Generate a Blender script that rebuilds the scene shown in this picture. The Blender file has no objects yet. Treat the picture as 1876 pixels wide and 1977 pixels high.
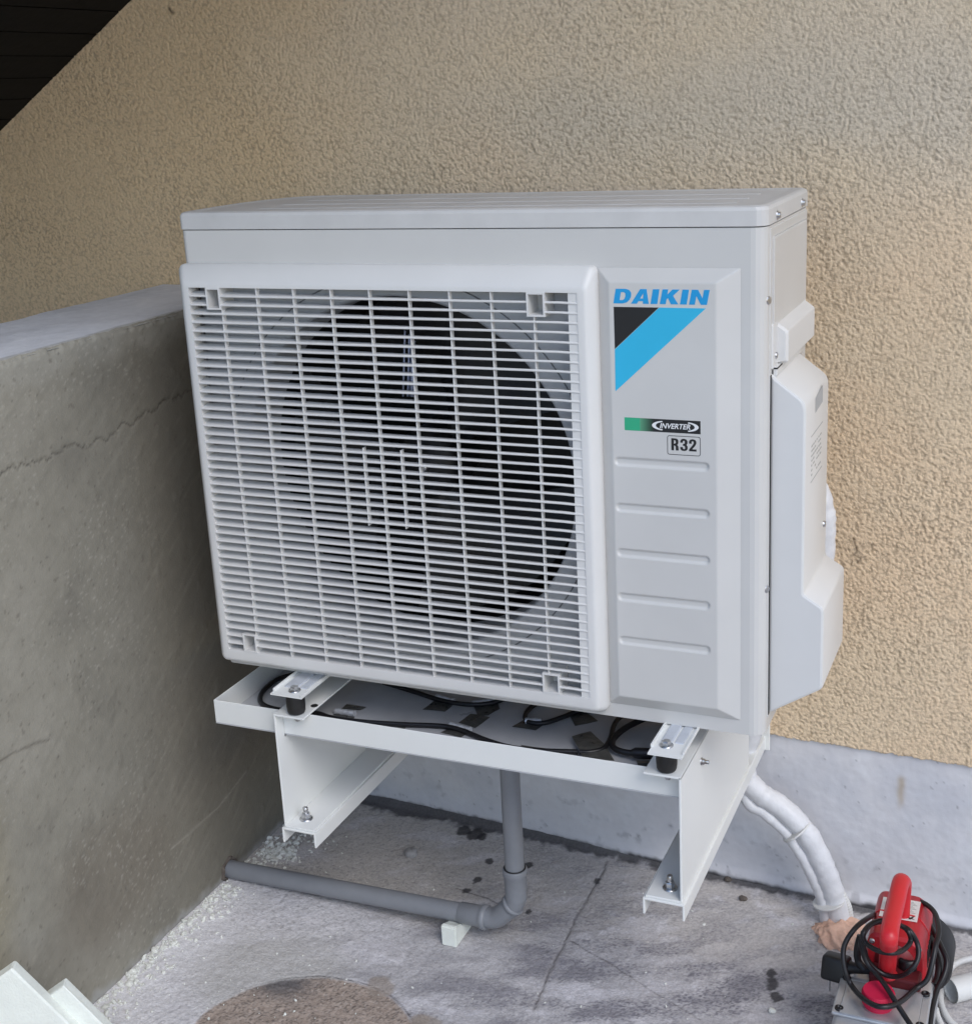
import bpy, bmesh, math, random
import numpy as np
from mathutils import Vector, Matrix

random.seed(7)
C = bpy.context.scene.collection
scene = bpy.context.scene
R = math.radians

# ------------------------------------------------------------------ camera
CAM = np.array([1.2454, -1.6827, 0.8881])
YAW, PITCH, ROLL = 0.4068, -0.2738, -0.0482
F_PX, PX, PY = 2572.5, 981.6, 896.35          # focal length and principal point for a 1876 px wide picture

def cam_axes():
    cy, sy = math.cos(YAW), math.sin(YAW)
    cp, sp = math.cos(PITCH), math.sin(PITCH)
    cr, sr = math.cos(ROLL), math.sin(ROLL)
    fwd = np.array([-sy*cp, cy*cp, sp])
    rt = np.array([cy, sy, 0.0])
    up = np.cross(rt, fwd)
    return cr*rt + sr*up, -sr*rt + cr*up, fwd
RT, UP, FW = cam_axes()
cam_d = bpy.data.cameras.new('camera')
cam = bpy.data.objects.new('camera', cam_d)
C.objects.link(cam)
m = Matrix(((RT[0], UP[0], -FW[0], CAM[0]), (RT[1], UP[1], -FW[1], CAM[1]), (RT[2], UP[2], -FW[2], CAM[2]), (0, 0, 0, 1)))
cam.matrix_world = m
cam_d.sensor_fit = 'AUTO'
cam_d.sensor_width = 36.0
# AUTO uses the longer (vertical) side: 1977 px in the same units
cam_d.lens = 36.0*F_PX/(1876*1024/971)
cam_d.shift_x = -43.6/(1876*1024/971)
cam_d.shift_y = -92.15/(1876*1024/971)
cam_d.clip_start, cam_d.clip_end = 0.05, 200
scene.camera = cam

# ------------------------------------------------------------------ sky, sun, exposure
SUN_EL, SUN_AZ = 45.0, 130.0                 # the azimuth is measured from +Y (into the wall) clockwise towards +X
world = bpy.data.worlds.new('World')
scene.world = world
world.use_nodes = True
nt = world.node_tree
nt.nodes.clear()
sky = nt.nodes.new('ShaderNodeTexSky')
sky.sky_type = 'NISHITA'
sky.sun_disc = False
sky.sun_elevation = R(SUN_EL)
sky.sun_rotation = R(SUN_AZ)
sky.altitude = 100
sky.air_density = 1.0
sky.dust_density = 1.0
sky.ozone_density = 1.6
bg = nt.nodes.new('ShaderNodeBackground')
bg.inputs['Strength'].default_value = 0.15
wo = nt.nodes.new('ShaderNodeOutputWorld')
nt.links.new(sky.outputs[0], bg.inputs[0])
nt.links.new(bg.outputs[0], wo.inputs[0])
sl = bpy.data.lights.new('sun', 'SUN')
sl.energy = 0.9
sl.angle = R(30)
sl.color = (1.0, 0.97, 0.93)
so = bpy.data.objects.new('sun', sl)
C.objects.link(so)
sd = Vector((math.sin(R(SUN_AZ))*math.cos(R(SUN_EL)), math.cos(R(SUN_AZ))*math.cos(R(SUN_EL)), math.sin(R(SUN_EL))))
so.rotation_euler = sd.to_track_quat('Z', 'Y').to_euler()
so.location = (3, -4, 5)
vs = scene.view_settings
vs.view_transform = 'Standard'
vs.look = 'None'
vs.exposure = 0.50
vs.gamma = 1.0
vs.use_curve_mapping = False
scene.cycles.max_bounces = 8
scene.cycles.diffuse_bounces = 4

# ------------------------------------------------------------------ measuring helpers: a picture point -> a point on a known plane
def ray(x, y):
    return RT*(x-PX)/F_PX - UP*(y-PY)/F_PX + FW
def on(x, y, ax, v):
    d = ray(x, y)
    t = (v-CAM[ax])/d[ax]
    return CAM + t*d
def floor_z(x):
    return -0.515 - 0.04*x
def on_floor(x, y, lift=0.0):
    d = ray(x, y)
    t = (-0.515+lift-0.04*CAM[0]-CAM[2])/(d[2]+0.04*d[0])
    return CAM + t*d
def crop(x0, y0, s):
    return lambda x, y: ((x0+x/s)/1.2143, (y0+y/s)/1.2143)
cr_pump = crop(1700, 1800, 3.2457)
cr_tray = crop(960, 1600, 2.6056)
cr_left = crop(450, 1500, 2.345)
cr_tl = crop(480, 1540, 3.608)
cr_logo = crop(1420, 640, 4.296)

# ------------------------------------------------------------------ noise
def _hash(ix, iy, seed):
    h = (ix.astype(np.int64)*374761393 + iy.astype(np.int64)*668265263 + seed*1442695041) & 0xffffffff
    h = ((h ^ (h >> 13))*1274126177) & 0xffffffff
    h = (h ^ (h >> 16)) & 0xffffffff
    return h
def perlin(x, y, seed=0):
    ix, iy = np.floor(x), np.floor(y)
    fx, fy = x-ix, y-iy
    u = fx*fx*fx*(fx*(fx*6-15)+10)
    v = fy*fy*fy*(fy*(fy*6-15)+10)
    def g(ox, oy):
        a = _hash(ix+ox, iy+oy, seed)/4294967295.0*2*math.pi
        return np.cos(a)*(fx-ox) + np.sin(a)*(fy-oy)
    a = g(0, 0)*(1-u)+g(1, 0)*u
    b = g(0, 1)*(1-u)+g(1, 1)*u
    return (a*(1-v)+b*v)*1.5
def grains(x, y, cell, seed, keep=0.8, rmin=0.45, rmax=0.85, stretch=0.35):
    """irregular raised grains: one randomly sized, turned and weighted dome per cell"""
    gx, gy = x/cell, y/cell
    ix, iy = np.floor(gx), np.floor(gy)
    out = np.zeros(x.shape)
    for ox in (-1, 0, 1):
        for oy in (-1, 0, 1):
            cx, cy = ix+ox, iy+oy
            r1 = _hash(cx, cy, seed)/4294967295.0
            r2 = _hash(cx, cy, seed+101)/4294967295.0
            r3 = _hash(cx, cy, seed+202)/4294967295.0
            r4 = _hash(cx, cy, seed+303)/4294967295.0
            dx, dy = gx-cx-r1, gy-cy-r2
            an = r3*math.pi
            u = dx*np.cos(an)+dy*np.sin(an); v = (-dx*np.sin(an)+dy*np.cos(an))*(1+stretch*2*r4)
            rad = rmin+(rmax-rmin)*r4
            amp = np.where(r3 < keep, 0.45+0.55*r1, 0.0)
            out = np.maximum(out, amp*np.clip(1-(u*u+v*v)/(rad*rad), 0, 1))
    return out
def fbm(x, y, seed=0, o=4):
    s = 0; a = 1; t = 0
    for k in range(o):
        s = s + a*perlin(x*2**k+17*k, y*2**k+5*k, seed+k)
        t += a; a *= 0.5
    return s/t
def sstep(a, b, x):
    t = np.clip((x-a)/(b-a), 0, 1)
    return t*t*(3-2*t)
def poly_dist(x, y, pts):
    """distance of every (x, y) to a polyline"""
    d = np.full(x.shape, 1e9)
    for (ax, ay), (bx, by) in zip(pts[:-1], pts[1:]):
        vx, vy = bx-ax, by-ay
        L = vx*vx+vy*vy+1e-12
        t = np.clip(((x-ax)*vx+(y-ay)*vy)/L, 0, 1)
        d = np.minimum(d, np.hypot(x-ax-t*vx, y-ay-t*vy))
    return d
def mix(a, b, t):
    return a*(1-t[..., None]) + np.asarray(b)*t[..., None]

# ------------------------------------------------------------------ materials
MATS = {}
def nodes_of(name):
    mt = bpy.data.materials.new(name)
    mt.use_nodes = True
    n = mt.node_tree
    b = n.nodes['Principled BSDF']
    return mt, n, b
def mat(name, col, rough=0.5, metal=0.0, var=0.06, scale=40.0, bump=0.0, bscale=300.0, coat=0.0, attr=False, spec=0.5, det=4.0):
    """procedural material: base colour (or the vertex colour 'Col') varied by two noises, with fine bump"""
    if name in MATS:
        return MATS[name]
    mt, n, b = nodes_of(name)
    tc = n.nodes.new('ShaderNodeTexCoord')
    no = n.nodes.new('ShaderNodeTexNoise')
    no.inputs['Scale'].default_value = scale
    no.inputs['Detail'].default_value = det
    no.inputs['Roughness'].default_value = 0.6
    n.links.new(tc.outputs['Object'], no.inputs['Vector'])
    mr = n.nodes.new('ShaderNodeMapRange')
    mr.inputs['From Min'].default_value = 0.25
    mr.inputs['From Max'].default_value = 0.75
    mr.inputs['To Min'].default_value = 1-var
    mr.inputs['To Max'].default_value = 1+var
    n.links.new(no.outputs['Fac'], mr.inputs['Value'])
    mx = n.nodes.new('ShaderNodeMix')
    mx.data_type = 'RGBA'
    mx.blend_type = 'MULTIPLY'
    mx.inputs['Factor'].default_value = 1.0
    if attr:
        at = n.nodes.new('ShaderNodeAttribute')
        at.attribute_name = 'Col'
        n.links.new(at.outputs['Color'], mx.inputs['A'])
    else:
        mx.inputs['A'].default_value = (*col, 1)
    n.links.new(mr.outputs['Result'], mx.inputs['B'])
    n.links.new(mx.outputs['Result'], b.inputs['Base Color'])
    b.inputs['Roughness'].default_value = rough
    b.inputs['Metallic'].default_value = metal
    b.inputs['Specular IOR Level'].default_value = spec
    if coat:
        b.inputs['Coat Weight'].default_value = coat
        b.inputs['Coat Roughness'].default_value = 0.2
    mr2 = n.nodes.new('ShaderNodeMapRange')
    mr2.inputs['To Min'].default_value = max(0.02, rough-0.1)
    mr2.inputs['To Max'].default_value = min(1, rough+0.1)
    n.links.new(no.outputs['Fac'], mr2.inputs['Value'])
    n.links.new(mr2.outputs['Result'], b.inputs['Roughness'])
    if bump:
        nb = n.nodes.new('ShaderNodeTexNoise')
        nb.inputs['Scale'].default_value = bscale
        nb.inputs['Detail'].default_value = 3
        n.links.new(tc.outputs['Object'], nb.inputs['Vector'])
        bp = n.nodes.new('ShaderNodeBump')
        bp.inputs['Strength'].default_value = 1.0
        bp.inputs['Distance'].default_value = bump
        n.links.new(nb.outputs['Fac'], bp.inputs['Height'])
        n.links.new(bp.outputs['Normal'], b.inputs['Normal'])
    MATS[name] = mt
    return mt

M_WHITE = mat('ivory powder coat', (0.61, 0.60, 0.58), 0.34, var=0.03, scale=7, bump=0.00006, bscale=900)
M_PLASTIC = mat('ivory plastic', (0.69, 0.683, 0.668), 0.42, var=0.025, scale=9, bump=0.00005, bscale=700)
M_LID = mat('dusty ivory top', (0.60, 0.59, 0.575), 0.5, var=0.08, scale=14, bump=0.00006, bscale=900, det=8)
M_BRACKET = mat('white painted steel', (0.78, 0.79, 0.77), 0.38, var=0.02, scale=10, bump=0.00004, bscale=500)
M_SHROUD = mat('grey fan shroud', (0.42, 0.43, 0.45), 0.55, var=0.04, scale=20)
M_BLACK = mat('black plastic', (0.008, 0.008, 0.009), 0.5, var=0.1)
M_COIL = mat('dark coil fins', (0.01, 0.01, 0.011), 0.6, var=0.2, scale=200)
M_RUBBER = mat('black rubber', (0.014, 0.013, 0.013), 0.55, var=0.25, scale=120, bump=0.0005, bscale=250)
M_ZINC = mat('zinc plated steel', (0.55, 0.55, 0.56), 0.3, 1.0, var=0.15, scale=200)
M_GALV = mat('galvanised foot plate', (0.60, 0.63, 0.68), 0.42, 0.25, var=0.1, scale=60)
M_BLUE = mat('blue print', (0.008, 0.32, 0.68), 0.4, var=0.02)
M_CYAN = mat('light blue print', (0.028, 0.47, 0.74), 0.4, var=0.02)
M_INK = mat('black print', (0.012, 0.012, 0.014), 0.4, var=0.05)
M_GREEN = mat('printed label', (0.03, 0.4, 0.2), 0.4, var=0.02, attr=True)
M_PRINTW = mat('white print', (0.8, 0.8, 0.8), 0.4, var=0.01)
M_FAINT = mat('faint grey print', (0.40, 0.40, 0.39), 0.5, var=0.05)
M_PVC = mat('grey pvc', (0.225, 0.235, 0.255), 0.42, var=0.06, scale=30, bump=0.00008, bscale=200)
M_CABLE = mat('black cable', (0.008, 0.008, 0.01), 0.42, var=0.1)
M_TAPE = mat('grey foil tape', (0.15, 0.15, 0.14), 0.30, 0.6, var=0.35, scale=60, bump=0.0016, bscale=90)
M_FOIL = mat('bright foil', (0.72, 0.74, 0.78), 0.3, 0.5, var=0.25, scale=150, bump=0.0008, bscale=220)
M_INSUL = mat('white pipe wrap', (0.70, 0.705, 0.725), 0.45, var=0.07, scale=60, bump=0.0022, bscale=48)
M_CONDUIT = mat('white conduit', (0.68, 0.68, 0.66), 0.45, var=0.05)
M_FOAM = mat('orange pu foam', (0.78, 0.50, 0.37), 0.9, var=0.16, scale=110, bump=0.0022, bscale=160)
M_STYRO = mat('pale foam board', (0.79, 0.82, 0.76), 0.85, var=0.06, scale=30, bump=0.0007, bscale=300)
M_RED = mat('red painted casting', (0.43, 0.014, 0.022), 0.42, var=0.08, scale=40, bump=0.0001, bscale=400)
M_REDP = mat('red plastic', (0.60, 0.018, 0.028), 0.4, var=0.05, bump=0.0001, bscale=500)
M_PINK = mat('red cap plastic', (0.58, 0.010, 0.060), 0.55, var=0.05)
M_ALU = mat('grey cast aluminium', (0.50, 0.51, 0.53), 0.36, 0.55, var=0.08, scale=40, bump=0.0002, bscale=300)
M_BRASS = mat('brass', (0.65, 0.52, 0.30), 0.3, 1.0, var=0.1)
M_PAPER = mat('label paper', (0.72, 0.72, 0.70), 0.6, var=0.03)
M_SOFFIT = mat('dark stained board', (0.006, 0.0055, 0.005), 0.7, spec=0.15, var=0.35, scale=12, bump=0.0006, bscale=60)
M_STONE = mat('grey mortar', (0.36, 0.355, 0.35), 0.85, var=0.15, scale=90, bump=0.0012, bscale=200)
M_DARKSTONE = mat('brown stone', (0.12, 0.10, 0.085), 0.85, var=0.25, scale=90, bump=0.0012, bscale=200)
M_CHIP = mat('pale rubble', (0.72, 0.73, 0.68), 0.9, var=0.15, scale=150, bump=0.001, bscale=300)
M_STUCCO = mat('stucco', (0.5, 0.4, 0.3), 0.85, var=0.10, scale=500, attr=True, bump=0.0012, bscale=420, spec=0.25)
M_PLINTH = mat('plinth paint', (0.6, 0.6, 0.6), 0.75, var=0.03, scale=60, attr=True, bump=0.0002, bscale=260, spec=0.25)
M_CONC = mat('concrete', (0.4, 0.4, 0.4), 0.9, var=0.20, scale=230, attr=True, bump=0.0014, bscale=320, spec=0.2, det=8)
M_RENDER = mat('cement render', (0.3, 0.3, 0.28), 0.85, var=0.07, scale=60, attr=True, bump=0.0005, bscale=350, spec=0.25, det=8)

# ------------------------------------------------------------------ mesh helpers
class MB:
    """collects shapes; build() links them as one mesh object"""
    def __init__(self):
        self.v, self.f, self.s = [], [], []
    def add(self, vs_, fs, smooth=False):
        o = len(self.v)
        self.v += [tuple(map(float, p)) for p in vs_]
        self.f += [tuple(i+o for i in q) for q in fs]
        self.s += [smooth]*len(fs)
        return self
    def box(self, x0, x1, y0, y1, z0, z1):
        v = [(x, y, z) for z in (z0, z1) for y in (y0, y1) for x in (x0, x1)]
        return self.add(v, [(0, 2, 3, 1), (4, 5, 7, 6), (0, 1, 5, 4), (2, 6, 7, 3), (0, 4, 6, 2), (1, 3, 7, 5)])
    def rbox(self, x0, x1, y0, y1, z0, z1, b, seg=2, mtx=None):
        bm = bmesh.new()
        bmesh.ops.create_cube(bm, size=1)
        for w in bm.verts:
            w.co = Vector(((x0+x1)/2+w.co.x*(x1-x0), (y0+y1)/2+w.co.y*(y1-y0), (z0+z1)/2+w.co.z*(z1-z0)))
        bmesh.ops.bevel(bm, geom=bm.edges[:], offset=b, segments=seg, profile=0.5, affect='EDGES')
        if mtx is not None:
            bmesh.ops.transform(bm, matrix=mtx, verts=bm.verts)
        bm.verts.index_update()
        self.add([w.co for w in bm.verts], [[w.index for w in q.verts] for q in bm.faces], False)
        bm.free()
        return self
    def loft(self, rings, close=True, cap0=False, cap1=False, smooth=True):
        n = len(rings[0])
        v = [p for r_ in rings for p in r_]
        f = []
        for i in range(len(rings)-1):
            for j in range(n if close else n-1):
                a, b = i*n+j, i*n+(j+1) % n
                f.append((a, b, b+n, a+n))
        self.add(v, f, smooth)
        if cap0:
            self.add(rings[0], [tuple(range(n))[::-1]])
        if cap1:
            self.add(rings[-1], [tuple(range(n))])
        return self
    def prism(self, pts, axis, a, b):
        """a plan polygon extruded along an axis (0, 1, 2)"""
        def P(p, h):
            q = list(p); q.insert(axis, h); return q
        n = len(pts)
        v = [P(p, a) for p in pts]+[P(p, b) for p in pts]
        f = [(i, (i+1) % n, n+(i+1) % n, n+i) for i in range(n)]
        f += [tuple(range(n))[::-1], tuple(range(n, 2*n))]
        return self.add(v, f)
    def tube(self, pts, r, n=10, smooth=True, caps=True, flat=1.0):
        P = [Vector(p) for p in pts]
        rr = r if hasattr(r, '__len__') else [r]*len(P)
        T = [(P[min(i+1, len(P)-1)]-P[max(i-1, 0)]).normalized() for i in range(len(P))]
        a = Vector((0, 0, 1)) if abs(T[0].z) < 0.9 else Vector((1, 0, 0))
        N = (a - T[0]*a.dot(T[0])).normalized()
        rings = []
        for i, p in enumerate(P):
            N = (N - T[i]*N.dot(T[i])).normalized()
            B = T[i].cross(N)
            rings.append([p + (N*math.cos(k*2*math.pi/n)*flat + B*math.sin(k*2*math.pi/n))*rr[i] for k in range(n)])
        return self.loft(rings, True, caps, caps, smooth)
    def lathe(self, prof, c, ax=(0, 0, 1), n=20, smooth=True, phase=0.0):
        """prof: list of (radius, height) along ax from c"""
        A = Vector(ax).normalized()
        a = Vector((0, 0, 1)) if abs(A.z) < 0.9 else Vector((0, 1, 0))
        U = A.cross(a).normalized(); V = A.cross(U)
        c = Vector(c)
        rings = [[c + A*h + (U*math.cos(phase+k*2*math.pi/n) + V*math.sin(phase+k*2*math.pi/n))*r for k in range(n)] for r, h in prof]
        return self.loft(rings, True, prof[0][0] > 1e-5, prof[-1][0] > 1e-5, smooth)
    def mesh(self, name, material):
        me = bpy.data.meshes.new(name)
        me.from_pydata(self.v, [], self.f)
        me.polygons.foreach_set('use_smooth', self.s)
        me.materials.append(material)
        bm = bmesh.new(); bm.from_mesh(me)
        bmesh.ops.recalc_face_normals(bm, faces=bm.faces[:])
        bm.to_mesh(me); bm.free()
        return me
    def build(self, name, material, parent=None):
        return link(name, self.mesh(name, material), parent)

def link(name, me, parent=None, loc=None):
    o = bpy.data.objects.new(name, me)
    C.objects.link(o)
    if parent is not None:
        o.parent = parent
        # a thing's Empty stands at its base; parts are modelled in world coordinates
        base = parent.location if parent.parent is None else Vector((0, 0, 0))
        o.matrix_parent_inverse = Matrix.Translation(-base)
    if loc is not None:
        o.location = loc
    return o
def tag(o, label=None, cat=None, group=None, kind=None):
    if label: o['label'] = label
    if cat: o['category'] = cat
    if group: o['group'] = group
    if kind: o['kind'] = kind
    return o
def thing(name, label, cat, loc, group=None):
    o = bpy.data.objects.new(name, None)
    o.empty_display_size = 0.05
    C.objects.link(o)
    o.location = loc
    return tag(o, label, cat, group)
def smooth_by_angle(o, ang=35):
    me = o.data
    me.polygons.foreach_set('use_smooth', [True]*len(me.polygons))
    bm = bmesh.new(); bm.from_mesh(me)
    for e in bm.edges:
        e.smooth = not (len(e.link_faces) == 2 and e.calc_face_angle(0) > R(ang))
    bm.to_mesh(me); bm.free()
    return o
def grid(name, X, Y, Z, col, material, parent=None, flip=False):
    """heightfield mesh from three 2-d arrays, with vertex colours"""
    nv, nu = X.shape
    co = np.stack([X, Y, Z], -1).reshape(-1, 3).astype(np.float32)
    i = np.arange(nu*nv).reshape(nv, nu)
    q = np.stack([i[:-1, :-1], i[:-1, 1:], i[1:, 1:], i[1:, :-1]], -1).reshape(-1, 4)
    if flip:
        q = q[:, ::-1]
    me = bpy.data.meshes.new(name)
    me.vertices.add(len(co)); me.vertices.foreach_set('co', co.ravel())
    me.loops.add(q.size); me.loops.foreach_set('vertex_index', q.ravel().astype(np.int32))
    me.polygons.add(len(q))
    me.polygons.foreach_set('loop_start', np.arange(0, q.size, 4, dtype=np.int32))
    me.polygons.foreach_set('loop_total', np.full(len(q), 4, dtype=np.int32))
    me.polygons.foreach_set('use_smooth', np.ones(len(q), dtype=bool))
    if col is not None:
        a = me.attributes.new('Col', 'FLOAT_COLOR', 'POINT')
        c4 = np.concatenate([col.reshape(-1, 3), np.ones((len(co), 1))], 1).astype(np.float32)
        a.data.foreach_set('color', c4.ravel())
    me.update(calc_edges=True)
    me.materials.append(material)
    return link(name, me, parent)
def axis(a0, a, b, b1, step, coarse=0.1):
    """dense samples between a and b, stretched ones out to a0 and b1"""
    lo = np.linspace(a0, a, max(2, int(abs(a-a0)/coarse)+1))[:-1]
    hi = np.linspace(b, b1, max(2, int(abs(b1-b)/coarse)+1))[1:]
    return np.concatenate([lo, np.linspace(a, b, int(round((b-a)/step))+1), hi])
def curve_shape(name, polys, depth_y, material, parent=None, thick=0.0002):
    """filled flat shapes in the x-z plane at y = depth_y (holes allowed)"""
    cu = bpy.data.curves.new(name, 'CURVE')
    cu.dimensions = '2D'; cu.fill_mode = 'BOTH'; cu.extrude = thick
    for p in polys:
        s = cu.splines.new('POLY')
        s.points.add(len(p)-1)
        for k, (x, z) in enumerate(p):
            s.points[k].co = (x, z, 0, 1)
        s.use_cyclic_u = True
    tmp = bpy.data.objects.new('tmp', cu)
    C.objects.link(tmp)
    dg = bpy.context.evaluated_depsgraph_get()
    me = bpy.data.meshes.new_from_object(tmp.evaluated_get(dg))
    bpy.data.objects.remove(tmp)
    me.transform(Matrix.Translation((0, depth_y, 0)) @ Matrix.Rotation(R(90), 4, 'X'))
    me.materials.clear(); me.materials.append(material)
    me.name = name
    return link(name, me, parent)
def text_shape(name, body, x0, x1, z0, z1, y, material, parent, shear=0.0, bold=0.0):
    cu = bpy.data.curves.new(name, 'FONT')
    cu.body = body; cu.size = 1; cu.shear = shear; cu.offset = bold; cu.extrude = 0.004
    tmp = bpy.data.objects.new('tmp', cu)
    C.objects.link(tmp)
    dg = bpy.context.evaluated_depsgraph_get()
    me = bpy.data.meshes.new_from_object(tmp.evaluated_get(dg))
    bpy.data.objects.remove(tmp)
    co = np.array([v.co[:] for v in me.vertices])
    mn, mx = co.min(0), co.max(0)
    for v in me.vertices:
        u = (v.co.x-mn[0])/(mx[0]-mn[0]); w = (v.co.y-mn[1])/(mx[1]-mn[1])
        v.co = (x0+u*(x1-x0), y-(v.co.z)*0.05, z0+w*(z1-z0))
    me.materials.clear(); me.materials.append(material)
    me.name = name
    return link(name, me, parent)
def spline(pts, n=8):
    """Catmull-Rom through points"""
    P = [np.array(p, float) for p in pts]
    P = [2*P[0]-P[1]] + P + [2*P[-1]-P[-2]]
    out = []
    for i in range(1, len(P)-2):
        for k in range(n):
            t = k/n
            out.append(0.5*((2*P[i])+(-P[i-1]+P[i+1])*t+(2*P[i-1]-5*P[i]+4*P[i+1]-P[i+2])*t*t+(-P[i-1]+3*P[i]-3*P[i+1]+P[i+2])*t**3))
    out.append(P[-2])
    return out
def rrect(x0, x1, z0, z1, r, y, n=5):
    """rounded rectangle ring in the x-z plane"""
    out = []
    for cx, cz, a0 in ((x1-r, z1-r, 0), (x0+r, z1-r, 90), (x0+r, z0+r, 180), (x1-r, z0+r, 270)):
        for k in range(n):
            a = R(a0+90*k/(n-1))
            out.append((cx+r*math.cos(a), y, cz+r*math.sin(a)))
    return out

# ================================================================== SETTING
YW = 0.47                                     # face of the house wall
# ---- floor: one sheet, dense where the photograph shows it
xs = axis(-4, -0.16, 1.26, 6, 0.0025, 0.5)
ys = axis(-6, -0.36, 0.472, 0.60, 0.0025, 0.5)
X, Y = np.meshgrid(xs, ys)
inside = (X > -0.2) & (X < 1.3) & (Y > -0.4)
PXF_ = -0.145
n1 = fbm(X*6, Y*6, 3); n2 = fbm(X*22, Y*22, 11); n3 = fbm(X*70, Y*70, 23); n4 = fbm(X*190, Y*190, 31, 2)
col = np.zeros(X.shape+(3,)) + np.array([0.49, 0.475, 0.485])
# warmer smooth strip along the wall, taupe patch between bracket and pipe, pale dusty area in front of the pipe
strip = sstep(0.17, 0.27, Y + 0.05*n1 + 0.03*n2)
col = mix(col, (0.56, 0.53, 0.51), strip*0.9)
taupe = sstep(0.10, 0.16, Y+0.03*n2)*sstep(0.52, 0.30, X+0.05*n1)
col = mix(col, (0.50, 0.475, 0.45), taupe*0.9)
dust = sstep(0.30, 0.02, X+0.08*n1)*sstep(0.16, 0.08, Y+0.04*n2)
col = mix(col, (0.69, 0.675, 0.69), dust*0.85)
pale = sstep(0.18, 0.45, n2+0.5*n1)
col = mix(col, (0.72, 0.70, 0.72), pale*0.6*(1-taupe*0.8))
ca, sa = math.cos(0.5), math.sin(0.5)
U_, V_ = X*ca+Y*sa, -X*sa+Y*ca
smear = fbm(U_*7, V_*20, 77, 5)
right = sstep(0.20, 0.52, X+0.10*n1)
dark = sstep(-0.05, 0.40, smear+0.35*n2)
col = mix(col, (0.27, 0.262, 0.285), dark*0.85*right*(1-strip*0.70))
dens_ = np.clip(0.15+0.95*sstep(-0.25, 0.30, smear+0.25*n1), 0, 1)
w_ = fbm(U_*150+1.2*n3, V_*260, 83, 3)
sp1 = sstep(0.06, 0.22, w_)
col = mix(col, (0.145, 0.138, 0.165), sp1*dens_*0.82*right*(1-0.55*strip))
sp2 = sstep(0.14, 0.30, fbm(U_*75, V_*130, 85, 4))
col = mix(col, (0.19, 0.182, 0.205), sp2*dens_*0.70*right*(1-0.55*strip))
sp3 = sstep(0.17, 0.30, fbm(X*140, Y*140, 87, 3))
col = mix(col, (0.23, 0.222, 0.235), sp3*0.45*(1-0.6*right))
mid = sstep(0.30, 0.10, np.abs(Y-0.02)+0.1*n1)*sstep(0.0, 0.2, X+0.1*n1)*sstep(0.75, 0.5, X)
col = mix(col, (0.31, 0.30, 0.32), mid*sstep(-0.1, 0.3, smear)*0.5)
smooth_ = sstep(0.16, 0.06, np.hypot((X-0.08)*0.8, Y+0.10)+0.05*n1)
col = mix(col, (0.50, 0.485, 0.465), smooth_*0.8)
wash = sstep(0.12, 0.42, -smear+0.4*n1)
col = mix(col, (0.66, 0.645, 0.68), wash*0.40)
band = sstep(0.16, 0.02, (X-PXF_)+0.05*n1+0.02*n2)*sstep(0.12, 0.08, Y+0.03*n2)
col = mix(col, (0.76, 0.75, 0.765), band*0.75)
# old round patch of brown exposed aggregate, with its thin crack
rr = np.hypot(X-0.225, Y+0.25) + 0.006*n2
disc = sstep(0.196, 0.190, rr)
agg = mix(np.zeros(X.shape+(3,))+np.array([0.40, 0.325, 0.275]), (0.15, 0.13, 0.115), sstep(0.08, 0.30, fbm(X*330, Y*330, 33, 2)+0.5*n3)*0.85)
agg = mix(agg, (0.44, 0.375, 0.33), sstep(0.12, 0.35, -n4+0.2*n3)*0.8)
agg = mix(agg, (0.15, 0.14, 0.14), sstep(0.06, 0.18, Y+0.23+0.25*(0.2-X)+0.04*n1)*0.0 + sstep(0.02, -0.05, X-0.17+0.04*n2+0.02*n3)*sstep(-0.16, -0.10, Y+0.02*n2))
col = mix(col, agg, disc) if False else col*(1-disc[..., None]) + agg*disc[..., None]
ring = np.exp(-((rr-0.197)/0.0012)**2)*sstep(0.05, 0.16, X)
col = mix(col, (0.05, 0.045, 0.045), ring*0.8)
for cx, cy, ra in ((0.268, -0.048, 0.026), (0.375, -0.115, 0.035), (0.36, -0.10, 0.02)):
    b_ = sstep(ra, ra*0.7, np.hypot(X-cx, Y-cy)+0.012*n2)
    col = mix(col, (0.33, 0.28, 0.24), b_*0.75)
# tar strip along the wall
edge = YW - Y
tar = sstep(0.044-0.014*np.clip(X, 0, 1.2), 0.022-0.008*np.clip(X, 0, 1.2), edge + 0.020*n2 + 0.010*n3 + 0.012*n1)
col = mix(col, (0.085, 0.083, 0.088), tar*0.90)
# cracks and stains
def floor_line(pts):
    return [tuple(on_floor(*p)[:2]) for p in pts]
cr1 = poly_dist(X+0.002*n3+0.002*n2, Y+0.002*n3, floor_line([(1172, 1662), (1164, 1683), (1142, 1720), (1115, 1767), (1092, 1815), (1066, 1864), (1048, 1905), (1030, 1950)]))
cr2 = poly_dist(X+0.003*n3, Y+0.003*n3, floor_line([(1102, 1817), (1180, 1862), (1270, 1920), (1352, 1969)]))
cr3 = poly_dist(X+0.003*n3, Y+0.003*n3, floor_line([(880, 1715), (940, 1735), (975, 1750)]))
crk = np.maximum(np.exp(-(cr1/0.0018)**2), np.maximum(np.exp(-(cr2/0.0011)**2)*0.9, np.exp(-(cr3/0.0014)**2)))
col = mix(col, (0.10, 0.092, 0.092), crk*0.75)
cr1b = np.exp(-((cr1-0.004)/0.003)**2)
col = mix(col, (0.40, 0.38, 0.37), cr1b*0.35)
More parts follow.
